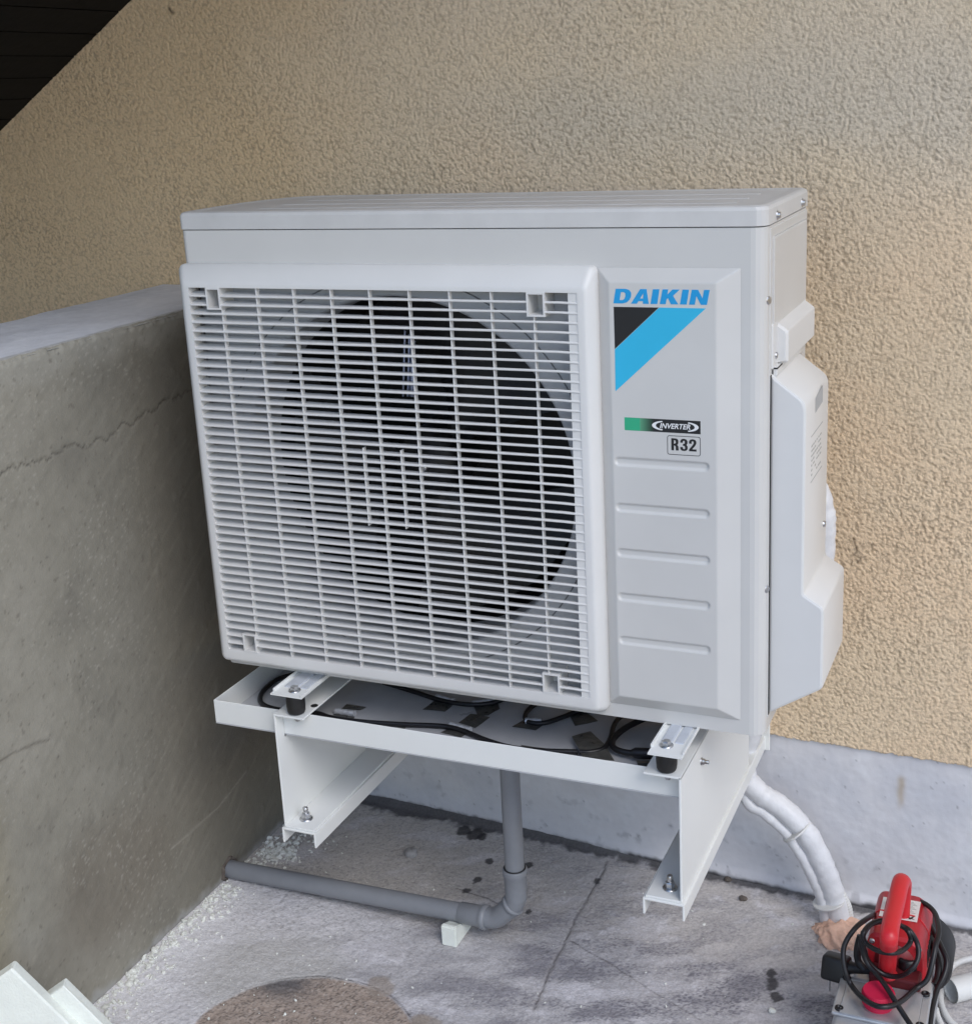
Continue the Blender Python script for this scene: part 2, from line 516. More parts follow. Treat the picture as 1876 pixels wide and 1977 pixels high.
spots = [((895, 1604), 0.017), ((918, 1612), 0.020), ((930, 1617), 0.012), ((944, 1664), 0.011), ((922, 1699), 0.010), ((900, 1721), 0.008),
         ((1020, 1672), 0.011), ((1022, 1760), 0.009), ((1491, 1900), 0.016), ((1497, 1925), 0.012), ((1490, 1880), 0.010), ((1150, 1700), 0.008)]
for p, ra in spots:
    q = on_floor(*p)
    s_ = sstep(ra, ra*0.72, np.hypot((X-q[0])*1.15, (Y-q[1])*0.8) + 0.008*n2 + 0.006*n3)
    col = mix(col, (0.045, 0.043, 0.045), s_*0.85)
h = 0.0022*n2 + 0.0010*n3 + 0.0007*n4 - 0.0016*crk - 0.002*ring + disc*(0.0005*n3+0.0012*n4-0.001)
h = h + 0.010*sstep(0.018, 0.0, edge)*inside
h = h*inside
Z = floor_z(X) + h
floor = grid('floor', X, Y, Z, col, M_CONC)
tag(floor, 'weathered grey concrete floor with cracks and a round brown patch', kind='structure')
FLOOR_H = lambda x, y: floor_z(x)

# ---- house wall: stucco above, white painted plinth below
house = thing('house_wall', 'beige rough stucco house wall above a white painted plinth', 'wall', (0.3, YW, floor_z(0.3)))
zb = lambda x: -0.246 - 0.028*(x-0.81)
xs = axis(-3, -0.90, 1.26, 4.5, 0.00175, 0.25)
zs = axis(-0.25, -0.25, 1.16, 3.6, 0.00175, 0.25)[1:]
X, Z0 = np.meshgrid(xs, zs)
inside = ((X > -0.95) & (X < 1.35) & (Z0 < 1.22)).astype(float)
wx = 0.0016*perlin(X*230, Z0*230, 91)+0.0008*perlin(X*520, Z0*520, 93); wz = 0.0016*perlin(X*230, Z0*230, 92)+0.0008*perlin(X*520, Z0*520, 94)
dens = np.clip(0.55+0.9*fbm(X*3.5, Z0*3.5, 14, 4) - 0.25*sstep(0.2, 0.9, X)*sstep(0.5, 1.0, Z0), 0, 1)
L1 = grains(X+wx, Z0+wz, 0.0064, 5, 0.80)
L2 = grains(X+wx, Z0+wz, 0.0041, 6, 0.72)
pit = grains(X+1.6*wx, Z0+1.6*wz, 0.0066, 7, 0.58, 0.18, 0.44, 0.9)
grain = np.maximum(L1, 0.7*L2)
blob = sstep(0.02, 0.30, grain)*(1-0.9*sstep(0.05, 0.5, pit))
h = 0.0023*np.sqrt(grain+1e-4)*(0.45+0.55*dens) + 0.0006*L2 - 0.0017*np.sqrt(pit) + 0.0004*perlin(X/0.004, Z0/0.004, 8) + 0.0008*fbm(X*12, Z0*12, 4)
zrag = 0.004*fbm(X*60, X*0+1.3, 41) + 0.0015*perlin(X*300, X*0+2.2, 43)
t0 = np.clip((0.03-(Z0+0.25))/0.03, 0, 1)
Zg = Z0 + t0*(zb(X)+zrag*1.2+0.25)
Yg = YW - h*inside - 0.002
Yg = np.where(Z0 < -0.25+0.006, YW+0.004, Yg)
big = fbm(X*3, Z0*3, 61)
col = np.zeros(X.shape+(3,)) + np.array([0.79, 0.605, 0.41])
col = mix(col, (0.73, 0.63, 0.49), sstep(0.35, 1.1, Z0+0.25*big)*sstep(-0.6, 0.9, X)*0.9)
col = mix(col, (0.73, 0.59, 0.415), sstep(-0.3, 0.4, big)*0.7)
col = mix(col, (0.80, 0.645, 0.455), sstep(0.05, 0.5, fbm(X*7, Z0*7, 63))*0.5)
col = mix(col, (0.60, 0.545, 0.455), sstep(0.16, 0.0, np.abs(Z0-0.83)+0.08*big)*sstep(0.1, 0.5, X+0.2*big)*0.6)
col = mix(col, (0.70, 0.52, 0.31), sstep(0.25, -0.3, X+0.2*big)*0.9)
col = mix(col, (0.30, 0.235, 0.165), (1-blob)*(0.24+0.30*dens))  # pits and gaps between grains darkened: grime plus shade put into the colour
def wall_line(pts):
    return [(on(p[0], p[1], 1, YW)[0], on(p[0], p[1], 1, YW)[2]) for p in pts]
for pts, w_, k_ in (([(1648, 1040), (1655, 1062), (1650, 1070), (1662, 1078), (1655, 1086)], 0.0016, 0.8), ([(1600, 1050), (1640, 1060), (1700, 1048), (1760, 1062)], 0.0012, 0.35),
                    ([(329, 16), (334, 24)], 0.003, 0.9)):
    d_ = poly_dist(X, Z0, wall_line(pts))
    col = mix(col, (0.10, 0.075, 0.05), np.exp(-(d_/w_)**2)*k_)
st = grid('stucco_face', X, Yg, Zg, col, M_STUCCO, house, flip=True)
# plinth
xs = axis(-3, -0.25, 1.26, 4.5, 0.003, 0.25)
zs = np.linspace(-0.70, -0.20, 168)
X, Z0 = np.meshgrid(xs, zs)
n1 = fbm(X*8, Z0*8, 21); n2 = fbm(X*35, Z0*35, 22); n3 = fbm(X*110, Z0*110, 24)
bot = floor_z(X)
hgt = Z0-bot
Yp = YW + 0.003 - 0.0010*n2 - 0.0004*n3 - 0.006*sstep(0.05, 0.0, hgt+0.012*n2)
lip = sstep(0.022, 0.012, hgt+0.006*n1)*sstep(0.30, 0.62, X)
Yp = Yp - 0.008*lip
col = np.zeros(X.shape+(3,)) + np.array([0.64, 0.64, 0.665])
col = mix(col, (0.55, 0.56, 0.60), sstep(-0.1, 0.45, n1)*0.7)
col = mix(col, (0.69, 0.70, 0.73), sstep(0.05, 0.4, -n1+0.4*n2)*0.6)
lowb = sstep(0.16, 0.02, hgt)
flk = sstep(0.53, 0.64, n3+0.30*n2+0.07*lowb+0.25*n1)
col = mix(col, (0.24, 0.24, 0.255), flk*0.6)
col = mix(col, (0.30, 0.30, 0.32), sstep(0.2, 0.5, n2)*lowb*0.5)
rq = on(1738, 1530, 1, YW)
rust = np.exp(-((X-rq[0]-0.004*n2)/0.006)**2)*sstep(-0.05, 0.0, Z0-rq[2]+0.008*n2)*sstep(0.035, 0.02, Z0-rq[2])
col = mix(col, (0.42, 0.33, 0.22), rust*0.7)
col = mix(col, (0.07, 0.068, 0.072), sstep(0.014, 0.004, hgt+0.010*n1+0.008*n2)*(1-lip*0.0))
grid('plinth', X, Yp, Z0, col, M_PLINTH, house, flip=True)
bk = MB(); bk.box(-3, 4.5, YW+0.03, YW+0.25, -0.9, 3.6)
bk.build('masonry', M_PLINTH, house)
a_c = bpy.data.objects[[o.name for o in house.children if o.name.startswith('masonry')][0]].data.attributes.new('Col', 'FLOAT_COLOR', 'POINT')
a_c.data.foreach_set('color', [0.5, 0.4, 0.3, 1.0]*8)

# ---- parapet wall on the left
PXF, PTOP = -0.145, 0.552
para = thing('parapet_wall', 'grey cement rendered parapet wall left of the outdoor unit', 'wall', (-0.26, 0.0, floor_z(-0.26)))
ysd = axis(-3.0, -0.50, 0.46, 0.467, 0.003, 0.25)
zsd = np.linspace(-0.60, PTOP, 385)
Yg, Zg = np.meshgrid(ysd, zsd)
n1 = fbm(Yg*5, Zg*5, 101); n2 = fbm(Yg*18, Zg*18, 102); n3 = fbm(Yg*80, Zg*80, 103)
crack_pts = [(on(x_, y_, 0, PXF)[1], on(x_, y_, 0, PXF)[2]) for x_, y_ in ((0, 912), (60, 895), (90, 885), (140, 862), (200, 850), (240, 822), (280, 800), (330, 770), (370, 757), (420, 740))]
jz = 0.008*perlin(Yg*45, Yg*0+0.7, 141)+0.004*perlin(Yg*130, Yg*0+3.1, 142)+0.0022*perlin(Yg*400, Yg*0+1.9, 143)
cd = poly_dist(Yg, Zg+jz+0.002*n3, crack_pts)
crk = np.exp(-(cd/0.0015)**2)*sstep(-0.5, -0.1, n3+0.6*n2+0.30)
crk2 = np.exp(-(poly_dist(Yg+0.006*n2, Zg+0.006*n2, [(on(x_, y_, 0, PXF)[1], on(x_, y_, 0, PXF)[2]) for x_, y_ in ((0, 1470), (45, 1445), (95, 1425))])/0.002)**2)
top_e = PTOP-Zg
Xg = PXF + 0.0016*n1 + 0.0009*n2 + 0.0003*n3 - 0.0018*crk - 0.005*sstep(0.010, 0.0, top_e+0.006*n3+0.006*n2) + 0.0008*sstep(0.3, 0.5, n2)
Zgg = Zg + 0.003*sstep(0.02, 0.0, top_e)*fbm(Yg*40, Yg*0, 107)
low = sstep(0.0, -0.5, Zg+0.08*n1)
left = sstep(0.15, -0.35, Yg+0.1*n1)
col = np.zeros(Yg.shape+(3,)) + np.array([0.178, 0.165, 0.136])  # dark rear base: the unit's shade on the parapet put into the colour
col = mix(col, (0.315, 0.296, 0.245), left*0.8)  # lighter front, where that painted shade fades out
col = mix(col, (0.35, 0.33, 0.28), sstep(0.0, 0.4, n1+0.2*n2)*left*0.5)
col = mix(col, (0.165, 0.154, 0.130), sstep(0.0, 0.45, -n1+0.3*n2)*0.5)
stain = sstep(0.16, 0.06, np.hypot((Yg+0.17)*0.8, Zg+0.33)+0.05*n1)
col = mix(col, (0.185, 0.158, 0.122), stain*0.55)
yel = sstep(-0.36, -0.46, Yg+0.03*n1)*sstep(0.25, -0.1, Zg)
col = mix(col, (0.33, 0.28, 0.17), yel*0.6)
col = mix(col, (0.36, 0.35, 0.31), sstep(0.06, 0.01, top_e+0.03*n2)*0.5)
col = mix(col, (0.07, 0.062, 0.052), crk*0.70)
col = mix(col, (0.10, 0.085, 0.07), crk2*0.6)
col = mix(col, (0.14, 0.12, 0.10), sstep(0.36, 0.46, n3)*0.5)
base_e = Zg-floor_z(PXF)
dash = sstep(0.42, 0.62, perlin((Yg+Zg*0.35)*85, (Zg-Yg*0.35)*240, 151))*sstep(0.10, -0.10, Yg+0.1*n1)*sstep(0.1, 0.4, fbm(Yg*5, Zg*5, 153)+0.25)
col = mix(col, (0.40, 0.38, 0.33), dash*0.45)
pore = grains(Yg, Zg, 0.030, 157, 0.45, 0.03, 0.07, 0.8)
col = mix(col, (0.11, 0.10, 0.085), sstep(0.1, 0.5, pore)*0.7)
scr = np.exp(-(poly_dist(Yg+0.003*n2, Zg, [(on(x_, y_, 0, PXF)[1], on(x_, y_, 0, PXF)[2]) for x_, y_ in ((330, 1640), (420, 1560), (475, 1490))])/0.0018)**2)
col = mix(col, (0.36, 0.345, 0.30), scr*0.45)
tw = fbm(Yg*6+Zg*9, (Zg-Yg*0.7)*70, 131, 3)
col = mix(col, (0.30, 0.285, 0.24), sstep(0.12, 0.5, tw)*0.2)
col = mix(col, (0.15, 0.14, 0.115), sstep(0.12, 0.5, -tw)*0.15)
col = mix(col, (0.42, 0.42, 0.42), sstep(0.018, 0.0, base_e+0.02*n2)*0.6)
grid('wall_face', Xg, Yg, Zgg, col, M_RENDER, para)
# hole dirt where the pipe enters is a separate collar below
xsd = np.linspace(-0.40, PXF-0.003, 86)
Xc, Yc = np.meshgrid(xsd, ysd)
n1 = fbm(Xc*9, Yc*5, 121); n2 = fbm(Xc*30, Yc*20, 122); n3 = fbm(Xc*100, Yc*100, 123)
col = np.zeros(Xc.shape+(3,)) + np.array([0.70, 0.71, 0.74])
col = mix(col, (0.62, 0.63, 0.66), sstep(-0.1, 0.4, n1))
col = mix(col, (0.76, 0.77, 0.79), sstep(0.15, 0.4, n2)*0.5)
col = mix(col, (0.75, 0.76, 0.78), sstep(0.52, 0.58, fbm(Xc*50, Yc*16, 127))*0.9)
ce = (PXF-0.003)-Xc
col = mix(col, (0.36, 0.35, 0.32), sstep(0.02, 0.006, ce+0.012*n2)*0.8)
Zc = PTOP + 0.002*n1 + 0.001*n2 - 0.004*sstep(0.010, 0.0, ce+0.003*n2)
grid('wall_top', Xc, Yc, Zc, col, M_RENDER, para)
pb = MB(); pb.box(-0.40, PXF-0.012, -3.0, YW-0.004, -0.9, PTOP-0.012)
pbo = pb.build('wall_core', M_RENDER, para)
a_c = pbo.data.attributes.new('Col', 'FLOAT_COLOR', 'POINT')
a_c.data.foreach_set('color', [0.28, 0.27, 0.25, 1.0]*8)

# ---- eave: dark boards under a sloping roof edge, the boards run out from the wall
SL = 0.633
ang = math.atan(SL)
eave = thing('roof_eave', 'dark stained board soffit under the sloping roof edge', 'roof', (-0.398, YW, 1.0808))
ux, uz = math.cos(ang), math.sin(ang)
BW = 0.0690
OUT = -0.60
bmb = MB()
def eave_pt(s, y, up):
    return (-0.398+ux*s-uz*up, y, 1.0808+uz*s+ux*up)
bmb.add([eave_pt(s, y, up) for up in (0.0, 0.016) for y in (OUT, YW+0.02) for s in (0.0015, BW-0.0015)],
        [(0, 2, 3, 1), (4, 5, 7, 6), (0, 1, 5, 4), (2, 6, 7, 3), (0, 4, 6, 2), (1, 3, 7, 5)])
bme = bmb.mesh('board', M_SOFFIT)
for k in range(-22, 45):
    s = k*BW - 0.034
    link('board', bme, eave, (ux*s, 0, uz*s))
rf = MB()
rf.add([eave_pt(s, y, up) for up in (0.017, 0.12) for y in (OUT-0.02, YW+0.24) for s in (-1.7, 3.4)],
       [(0, 2, 3, 1), (4, 5, 7, 6), (0, 1, 5, 4), (2, 6, 7, 3), (0, 4, 6, 2), (1, 3, 7, 5)])
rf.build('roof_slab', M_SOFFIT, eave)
fa = MB()
fa.add([eave_pt(s, y, up) for up in (-0.03, 0.14) for y in (OUT-0.045, OUT-0.021) for s in (-1.7, 3.4)],
       [(0, 2, 3, 1), (4, 5, 7, 6), (0, 1, 5, 4), (2, 6, 7, 3), (0, 4, 6, 2), (1, 3, 7, 5)])
fa.build('fascia', M_SOFFIT, eave)

# ================================================================== OUTDOOR UNIT
W, D, H = 0.888, 0.278, 0.734
HS = 0.7075
ac = thing('air_conditioner', 'white outdoor air conditioner unit with fan grille on two steel brackets', 'air conditioner', (W/2, D/2, 0))
def plan(off=0.0, rf_=0.020, n=6):
    """outline of the casing seen from above, counter-clockwise from the front left"""
    x0, x1, y0, y1 = -off, W+off, -off, D+off
    pts = []
    for cx, cy, r_, a0 in ((x0+0.010, y0+0.010, 0.010, 180), (x1-rf_, y0+rf_, rf_, 270), (x1-0.010, y1-0.010, 0.010, 0)):
        for k in range(n):
            a = R(a0+90*k/(n-1))
            pts.append((cx+r_*math.cos(a), cy+r_*math.sin(a)))
    for k in range(n):                                    # large rounding at the back left
        a = R(90+90*k/(n-1))
        pts.append((x0+0.09+0.09*math.cos(a), y1-0.19+0.19*math.sin(a)))
    return pts
pl = plan()
cas = MB()
ring = lambda z, p=pl: [(x, y, z) for x, y in p]
n_ = len(pl)
# walls except the front between the two front corners (index 5 -> 6)
for j in range(n_):
    if j == 5:
        continue
    a, b = pl[j], pl[(j+1) % n_]
    cas.add([(a[0], a[1], 0), (b[0], b[1], 0), (b[0], b[1], HS-0.0007), (a[0], a[1], HS-0.0007)], [(0, 1, 2, 3)], True)
cas.add(ring(0.0), [tuple(range(n_))[::-1]])
cas.add(ring(HS-0.0007), [tuple(range(n_))])
FX0, FX1, FZ0, FZ1 = 0.022, 0.650, 0.030, 0.640
x0, x1, z1 = pl[5][0], pl[6][0], HS-0.0007
def fq(a, b, c, d):
    cas.add([(a, 0, c), (b, 0, c), (b, 0, d), (a, 0, d)], [(0, 1, 2, 3)])
fq(x0, x1, FZ1, z1); fq(x0, x1, 0, FZ0); fq(x0, FX0, FZ0, FZ1); fq(FX1, x1, FZ0, FZ1)
casing = cas.build('casing', M_WHITE, ac)
# fan shroud: flat plate with a round bell mouth
FC, FR = (0.350, 0.3425), 0.268
sh = MB()
NS = 96
circ = lambda r_, y: [(FC[0]+r_*math.cos(2*math.pi*k/NS), y, FC[1]+r_*math.sin(2*math.pi*k/NS)) for k in range(NS)]
outer = []
for k in range(NS):
    ca, sa = math.cos(2*math.pi*k/NS), math.sin(2*math.pi*k/NS)
    t = min((FX1-FC[0])/ca if ca > 1e-9 else 9, (FX0-FC[0])/ca if ca < -1e-9 else 9, (FZ1-FC[1])/sa if sa > 1e-9 else 9, (FZ0-FC[1])/sa if sa < -1e-9 else 9)
    outer.append((FC[0]+t*ca, 0.004, FC[1]+t*sa))
sh.loft([outer, circ(FR+0.004, 0.004)], smooth=False)
sh.loft([circ(FR+0.004, 0.004), circ(FR+0.001, 0.006), circ(FR, 0.012), circ(FR-0.001, 0.090)])
shroud = sh.build('fan_shroud', M_SHROUD, ac)
for a0, a1 in ((18, 72), (108, 162), (198, 252), (288, 342)):
    sl_ = MB()
    sl_.tube([(FC[0]+0.300*math.cos(R(a)), 0.0042, FC[1]+0.300*math.sin(R(a))) for a in np.linspace(a0, a1, 24) if FX0 < FC[0]+0.3*math.cos(R(a)) < FX1-.02 and FZ0 < FC[1]+0.3*math.sin(R(a)) < FZ1], 0.0012, 5)
    sl_.build('pressed_seam', mat('shroud seam', (0.16, 0.165, 0.175), 0.6), shroud)
dk = MB()
dk.loft([circ(FR-0.001, 0.090), circ(FR-0.001, 0.235)])
dk.add(circ(FR-0.001, 0.235), [tuple(range(NS))])
dk.build('fan_duct', M_COIL, ac)
# fan: hub and three blades
fan = MB().lathe([(0.0, 0.0), (0.012, 0.0), (0.014, 0.004), (0.045, 0.010), (0.055, 0.03), (0.055, 0.10)], (FC[0], 0.055, FC[1]), (0, 1, 0), 32).build('fan', M_BLACK, ac)
bl = MB()
rings = []
for i in range(9):
    r_ = 0.05+(0.245-0.05)*i/8
    half = R(24+22*i/8)
    row = []
    for k in range(9):
        a = -half+2*half*k/8 + 0.25*(i/8)
        row.append((FC[0]+r_*math.cos(a), 0.07+0.07*(k/8)+0.01*math.sin(k), FC[1]+r_*math.sin(a)))
    rings.append(row)
bl.loft(rings, close=False)
bme = bl.mesh('fan_blade', M_BLACK)
for k in range(3):
    o = link('fan_blade', bme, fan)
    a = R(55+120*k)
    o.rotation_euler = (0, -a, 0)
    p = Vector((FC[0], 0, FC[1]))
    o.location = p - Matrix.Rotation(-a, 3, 'Y') @ p
ms = MB()
nutq = on(820, 902, 1, 0.05)
ms.lathe([(0.006, 0), (0.006, 0.004), (0.004, 0.006), (0.0, 0.006)], tuple(on(820, 902, 1, 0.05)), (0, -1, 0), 12)
ms.build('shaft_nut', M_ZINC, fan)
for dx_, w_ in ((782, 2.6), (791, 2.6), (799, 5.5)):  # bars inside the fan opening, their bluish glint put into the colour
    a = on(dx_, 628, 1, 0.20); b = on(dx_-4, 765, 1, 0.20)
    MB().tube([a, b], w_*0.00075, 8).build('glint_bar', mat('bluish glint metal', (0.62, 0.70, 0.95), 0.25, 0.6), ac)
# raised front panel with five pressed grooves: one smooth heightfield
xs = np.linspace(0.662, 0.8555, 134); zs = np.linspace(0.0215, 0.6555, 430)
Xp, Zp = np.meshgrid(xs, zs)
r_l = (Xp-0.662)/0.020; r_r = (0.8555-Xp)/0.029; r_t = (0.6555-Zp)/0.0175; r_b = (Zp-0.0215)/0.019
mn = np.minimum(np.minimum(r_l, r_r), np.minimum(r_t, r_b))
k_ = 0.06
e_ = np.clip(mn, -1, 1.0+k_)
ramp = np.where(mn < 1-k_, mn, np.where(mn > 1+k_, 1.0, 1.0-((1+k_-mn)**2)/(4*k_)))
ramp = np.where(ramp < k_, np.clip(ramp+0.0, 0, 1)**2/(2*k_)+0.0 if False else ramp, ramp)
hp = 0.0132*np.clip(ramp, 0, 1)
for zc in (0.3925, 0.3265, 0.2603, 0.1942, 0.1283):
    dx_ = np.maximum(np.abs(Xp-0.7503)-0.0600, 0)
    dg = np.hypot(dx_, Zp-zc)
    hp = hp - 0.0026*sstep(0.0066, 0.0035, dg)
grid('front_panel', Xp, -0.0004-hp, Zp, None, M_WHITE, ac, flip=True)
YP = -0.0137                                  # print lies on the raised panel
# lid with a rounded edge, a shallow tray on top and pressed ridges
lid = MB()
def plan_in(d):
    cx, cy = W/2, D/2
    return [(cx+(x-cx)*(1-d/(W/2)), cy+(y-cy)*(1-d/(D/2))) for x, y in plan(0.0015)]
P0 = plan_in(0)
prof = [(0.001, HS+0.0005), (0.0, HS+0.001), (0.0, H-0.006), (0.0018, H-0.0018), (0.006, H), (0.016, H), (0.020, H-0.0012)]
lid.loft([[(x, y, z) for x, y in plan_in(d)] for d, z in prof], smooth=True)
lid.add([(x, y, H-0.0012) for x, y in plan_in(0.020)], [tuple(range(len(P0)))])
lid.add([(x, y, HS+0.0005) for x, y in plan_in(0.001)], [tuple(range(len(P0)))])
for y in (0.055, 0.12, 0.19):
    lid.prism([(y-0.006, H-0.0016), (y+0.006, H-0.0016), (y+0.0035, H-0.0004), (y-0.0035, H-0.0004)], 0, 0.11, W-0.05)
lid_o = smooth_by_angle(lid.build('lid', M_LID, ac), 12)
for q in ((W+0.0012, 0.0585, 0.7164), (W+0.0012, 0.2282, 0.7166)):
    MB().lathe([(0.0062, 0), (0.0062, 0.0012), (0.0044, 0.0016), (0.0042, 0.0046), (0.0, 0.005)], q, (1, 0, 0), 12).build('screw', M_ZINC, lid_o)
# fan guard
gd = MB()
prof = [(0.000, 0.6640, 0.0115, 0.6585, 0.010, 0.0), (0.000, 0.6640, 0.0115, 0.6585, 0.010, -0.0125), (0.0012, 0.6625, 0.0130, 0.6570, 0.010, -0.0165),
        (0.0120, 0.6575, 0.0190, 0.6375, 0.008, -0.0290), (0.0150, 0.6555, 0.0215, 0.6335, 0.006, -0.0310), (0.0190, 0.6520, 0.0250, 0.6305, 0.004, -0.0318),
        (0.0264, 0.6437, 0.0396, 0.6257, 0.0015, -0.0318), (0.0264, 0.6437, 0.0396, 0.6257, 0.0015, -0.0120)]
gd.loft([rrect(a, b, c, d, r_, y) for a, b, c, d, r_, y in prof])
guard = smooth_by_angle(gd.build('fan_guard', M_PLASTIC, ac), 40)
GX0, GX1 = 0.0264, 0.6437
pan = MB(); pan.box(0.6305, GX1, -0.0305, -0.014, 0.0396, 0.6257)
pan.build('side_strip', M_PLASTIC, guard)
# slats: twisted from wide at the left to thin at the right
def slat_mesh(spans):
    mb = MB()
    for xa, xb in spans:
        n = max(2, int((xb-xa)/0.03)+1)
        rings = []
        for i in range(n+1):
            x = xa+(xb-xa)*i/n
            t = (x-GX0)/(GX1-GX0)
            d = 0.0185*(1-t)+0.0085*t
            tl = R(14.0*(1-t)-12.0*t)
            th = 0.0016
            sec = [(0.0, -th*0.45), (0.0, th*0.45), (0.0008, th), (d, th*0.8), (d, -th*0.8), (0.0008, -th)]
            drop = 0.0
            if x > 0.631:
                drop = 0.0014*((x-0.631)/0.012)**2
            rings.append([(x, -0.0322+drop*0.4+(yy*math.cos(tl)-zz*math.sin(tl)), zz*math.cos(tl)+yy*math.sin(tl)-drop*0.7) for yy, zz in sec])
        mb.loft(rings, True, True, True, smooth=False)
    return mb.mesh('slat', M_PLASTIC)
full = slat_mesh([(GX0, GX1)])
PK = [(0.0568, 0.0815), (0.5716, 0.5980)]
cut = slat_mesh([(GX0, PK[0][0]), (PK[0][1], PK[1][0]), (PK[1][1], GX1)])
PITCH_S = (0.6128-0.0509)/42
for k in range(43):
    z = 0.6128-PITCH_S*k
    link('slat', cut if (k < 2 or k > 40) else full, guard, (0, 0, z))
# vertical ribs behind the slat fronts
ribm = {}
for k in range(9):
    x = 0.0812+0.06245*k
    zt, zb_ = 0.6257, 0.0396
    if k in (0, 8):
        zt, zb_ = 0.5925, 0.0705
    rb = MB(); rb.box(x-0.0008, x+0.0008, -0.0302, -0.0215, zb_, zt)
    rb.build('rib', M_PLASTIC, guard)
for x in (0.3021, 0.3643):
    rb = MB(); rb.box(x-0.0008, x+0.0008, -0.0302, -0.0215, 0.2725, 0.3925)
    rb.build('rib', M_PLASTIC, guard)
# the four square mounting pockets
for (xa, xb) in PK:
    for (za, zb_) in ((0.5930, 0.6257), (0.0396, 0.0705)):
        pk = MB()
        o_ = lambda y, i: [(xa+i, y, za+i), (xb-i, y, za+i), (xb-i, y, zb_-i), (xa+i, y, zb_-i)]
        pk.loft([o_(0.003, 0.0), o_(-0.0328, 0.0), o_(-0.0328, 0.0026), o_(0.003, 0.0026)], smooth=False)
        pk.add(o_(0.003, 0.0026), [(0, 1, 2, 3)])
        pk.build('mounting_pocket', M_PLASTIC, guard)

# side panel and valve cover on the right
sp = MB()
sp.rbox(W-0.004, W+0.0014, 0.0215, D-0.008, 0.020, 0.7035, 0.0012, 2)
sp.rbox(W, W+0.0036, 0.034, D-0.02, 0.50, 0.692, 0.003, 2)
side = sp.build('side_panel', M_WHITE, ac)
def side_loft(prof_f, prof_b, y0, y1, b=0.006):
    """solid between a front x-z outline and a back one, front edge rounded"""
    def inset(P, d):
        c = np.mean(P, 0)
        out = []
        n = len(P)
        for i in range(n):
            p = np.array(P[i]); a = np.array(P[i-1]); q = np.array(P[(i+1) % n])
            t1 = (p-a)/np.linalg.norm(p-a); t2 = (q-p)/np.linalg.norm(q-p)
            n1_ = np.array([-t1[1], t1[0]]); n2_ = np.array([-t2[1], t2[0]])
            m_ = (n1_+n2_); m_ = m_/max(0.3, np.dot(m_, m_))*2*0.5*2
            out.append(tuple(p+m_*d*0.5*1.0))
        return out
    return inset
def round_poly(P, rads, n=4):
    out = []
    N = len(P)
    for i in range(N):
        p, a, q = Vector(P[i]), Vector(P[i-1]), Vector(P[(i+1) % N])
        r_ = rads[i]
        if r_ <= 0:
            out.append(tuple(p)); continue
        p0 = p+(a-p).normalized()*r_; p1 = p+(q-p).normalized()*r_
        for k in range(n+1):
            t = k/n
            out.append(tuple(p0*(1-t)**2+p*2*t*(1-t)+p1*t*t))
    return out
VP = [(W, 0.0225), (0.9637, 0.0705), (0.9637, 0.1905), (0.9360, 0.2080), (0.9360, 0.4760), (W, 0.5130)]
def shrink(P, d):
    """move the outline inwards by d but keep it on the casing (x = W)"""
    out = []
    N = len(P)
    for i in range(N):
        p, a, q = Vector(P[i]), Vector(P[i-1]), Vector(P[(i+1) % N])
        t1, t2 = (p-a).normalized(), (q-p).normalized()
        n1_, n2_ = Vector((-t1.y, t1.x)), Vector((-t2.y, t2.x))
        m_ = n1_+n2_
        m_ = m_*(1.0/max(0.4, m_.dot(n1_)))
        w = p+m_*d
        w.x = max(w.x, W)
        out.append(tuple(w))
    return out
rd = [0.0, 0.006, 0.005, 0.004, 0.010, 0.0]
vc = MB()
rings = []
for d, y in ((0.004, 0.0285), (0.0012, 0.0297), (0.0, 0.0325), (0.0, 0.196), (0.0012, 0.199), (0.004, 0.2005)):
    P = round_poly(shrink(VP, d), rd)
    rings.append([(x, y, z) for x, z in P])
vc.loft(rings, True, True, True)
cover = smooth_by_angle(vc.build('valve_cover', M_PLASTIC, ac), 30)
# hand hold recess, faint label and a screw on the cover's outer face
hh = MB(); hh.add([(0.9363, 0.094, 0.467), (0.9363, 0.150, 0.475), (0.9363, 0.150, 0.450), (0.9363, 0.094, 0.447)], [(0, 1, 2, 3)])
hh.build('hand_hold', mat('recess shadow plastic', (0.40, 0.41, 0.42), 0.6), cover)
lb = MB()
for z in (0.420, 0.4195-0.064):
    lb.box(0.9361, 0.9365, 0.066, 0.152, z, z+0.0012)
for k in range(7):
    for j in range(6):
        if random.random() < 0.75:
            y = 0.068+0.013*j+random.random()*0.002
            lb.box(0.9361, 0.9364, y, y+0.006+random.random()*0.005, 0.405-0.0068*k, 0.4074-0.0068*k)
lb.build('printed_notice', M_FAINT, cover)
MB().lathe([(0.005, 0), (0.004, 0.003), (0, 0.0035)], (0.936, 0.176, 0.262), (1, 0, 0), 12).build('screw', M_ZINC, cover)
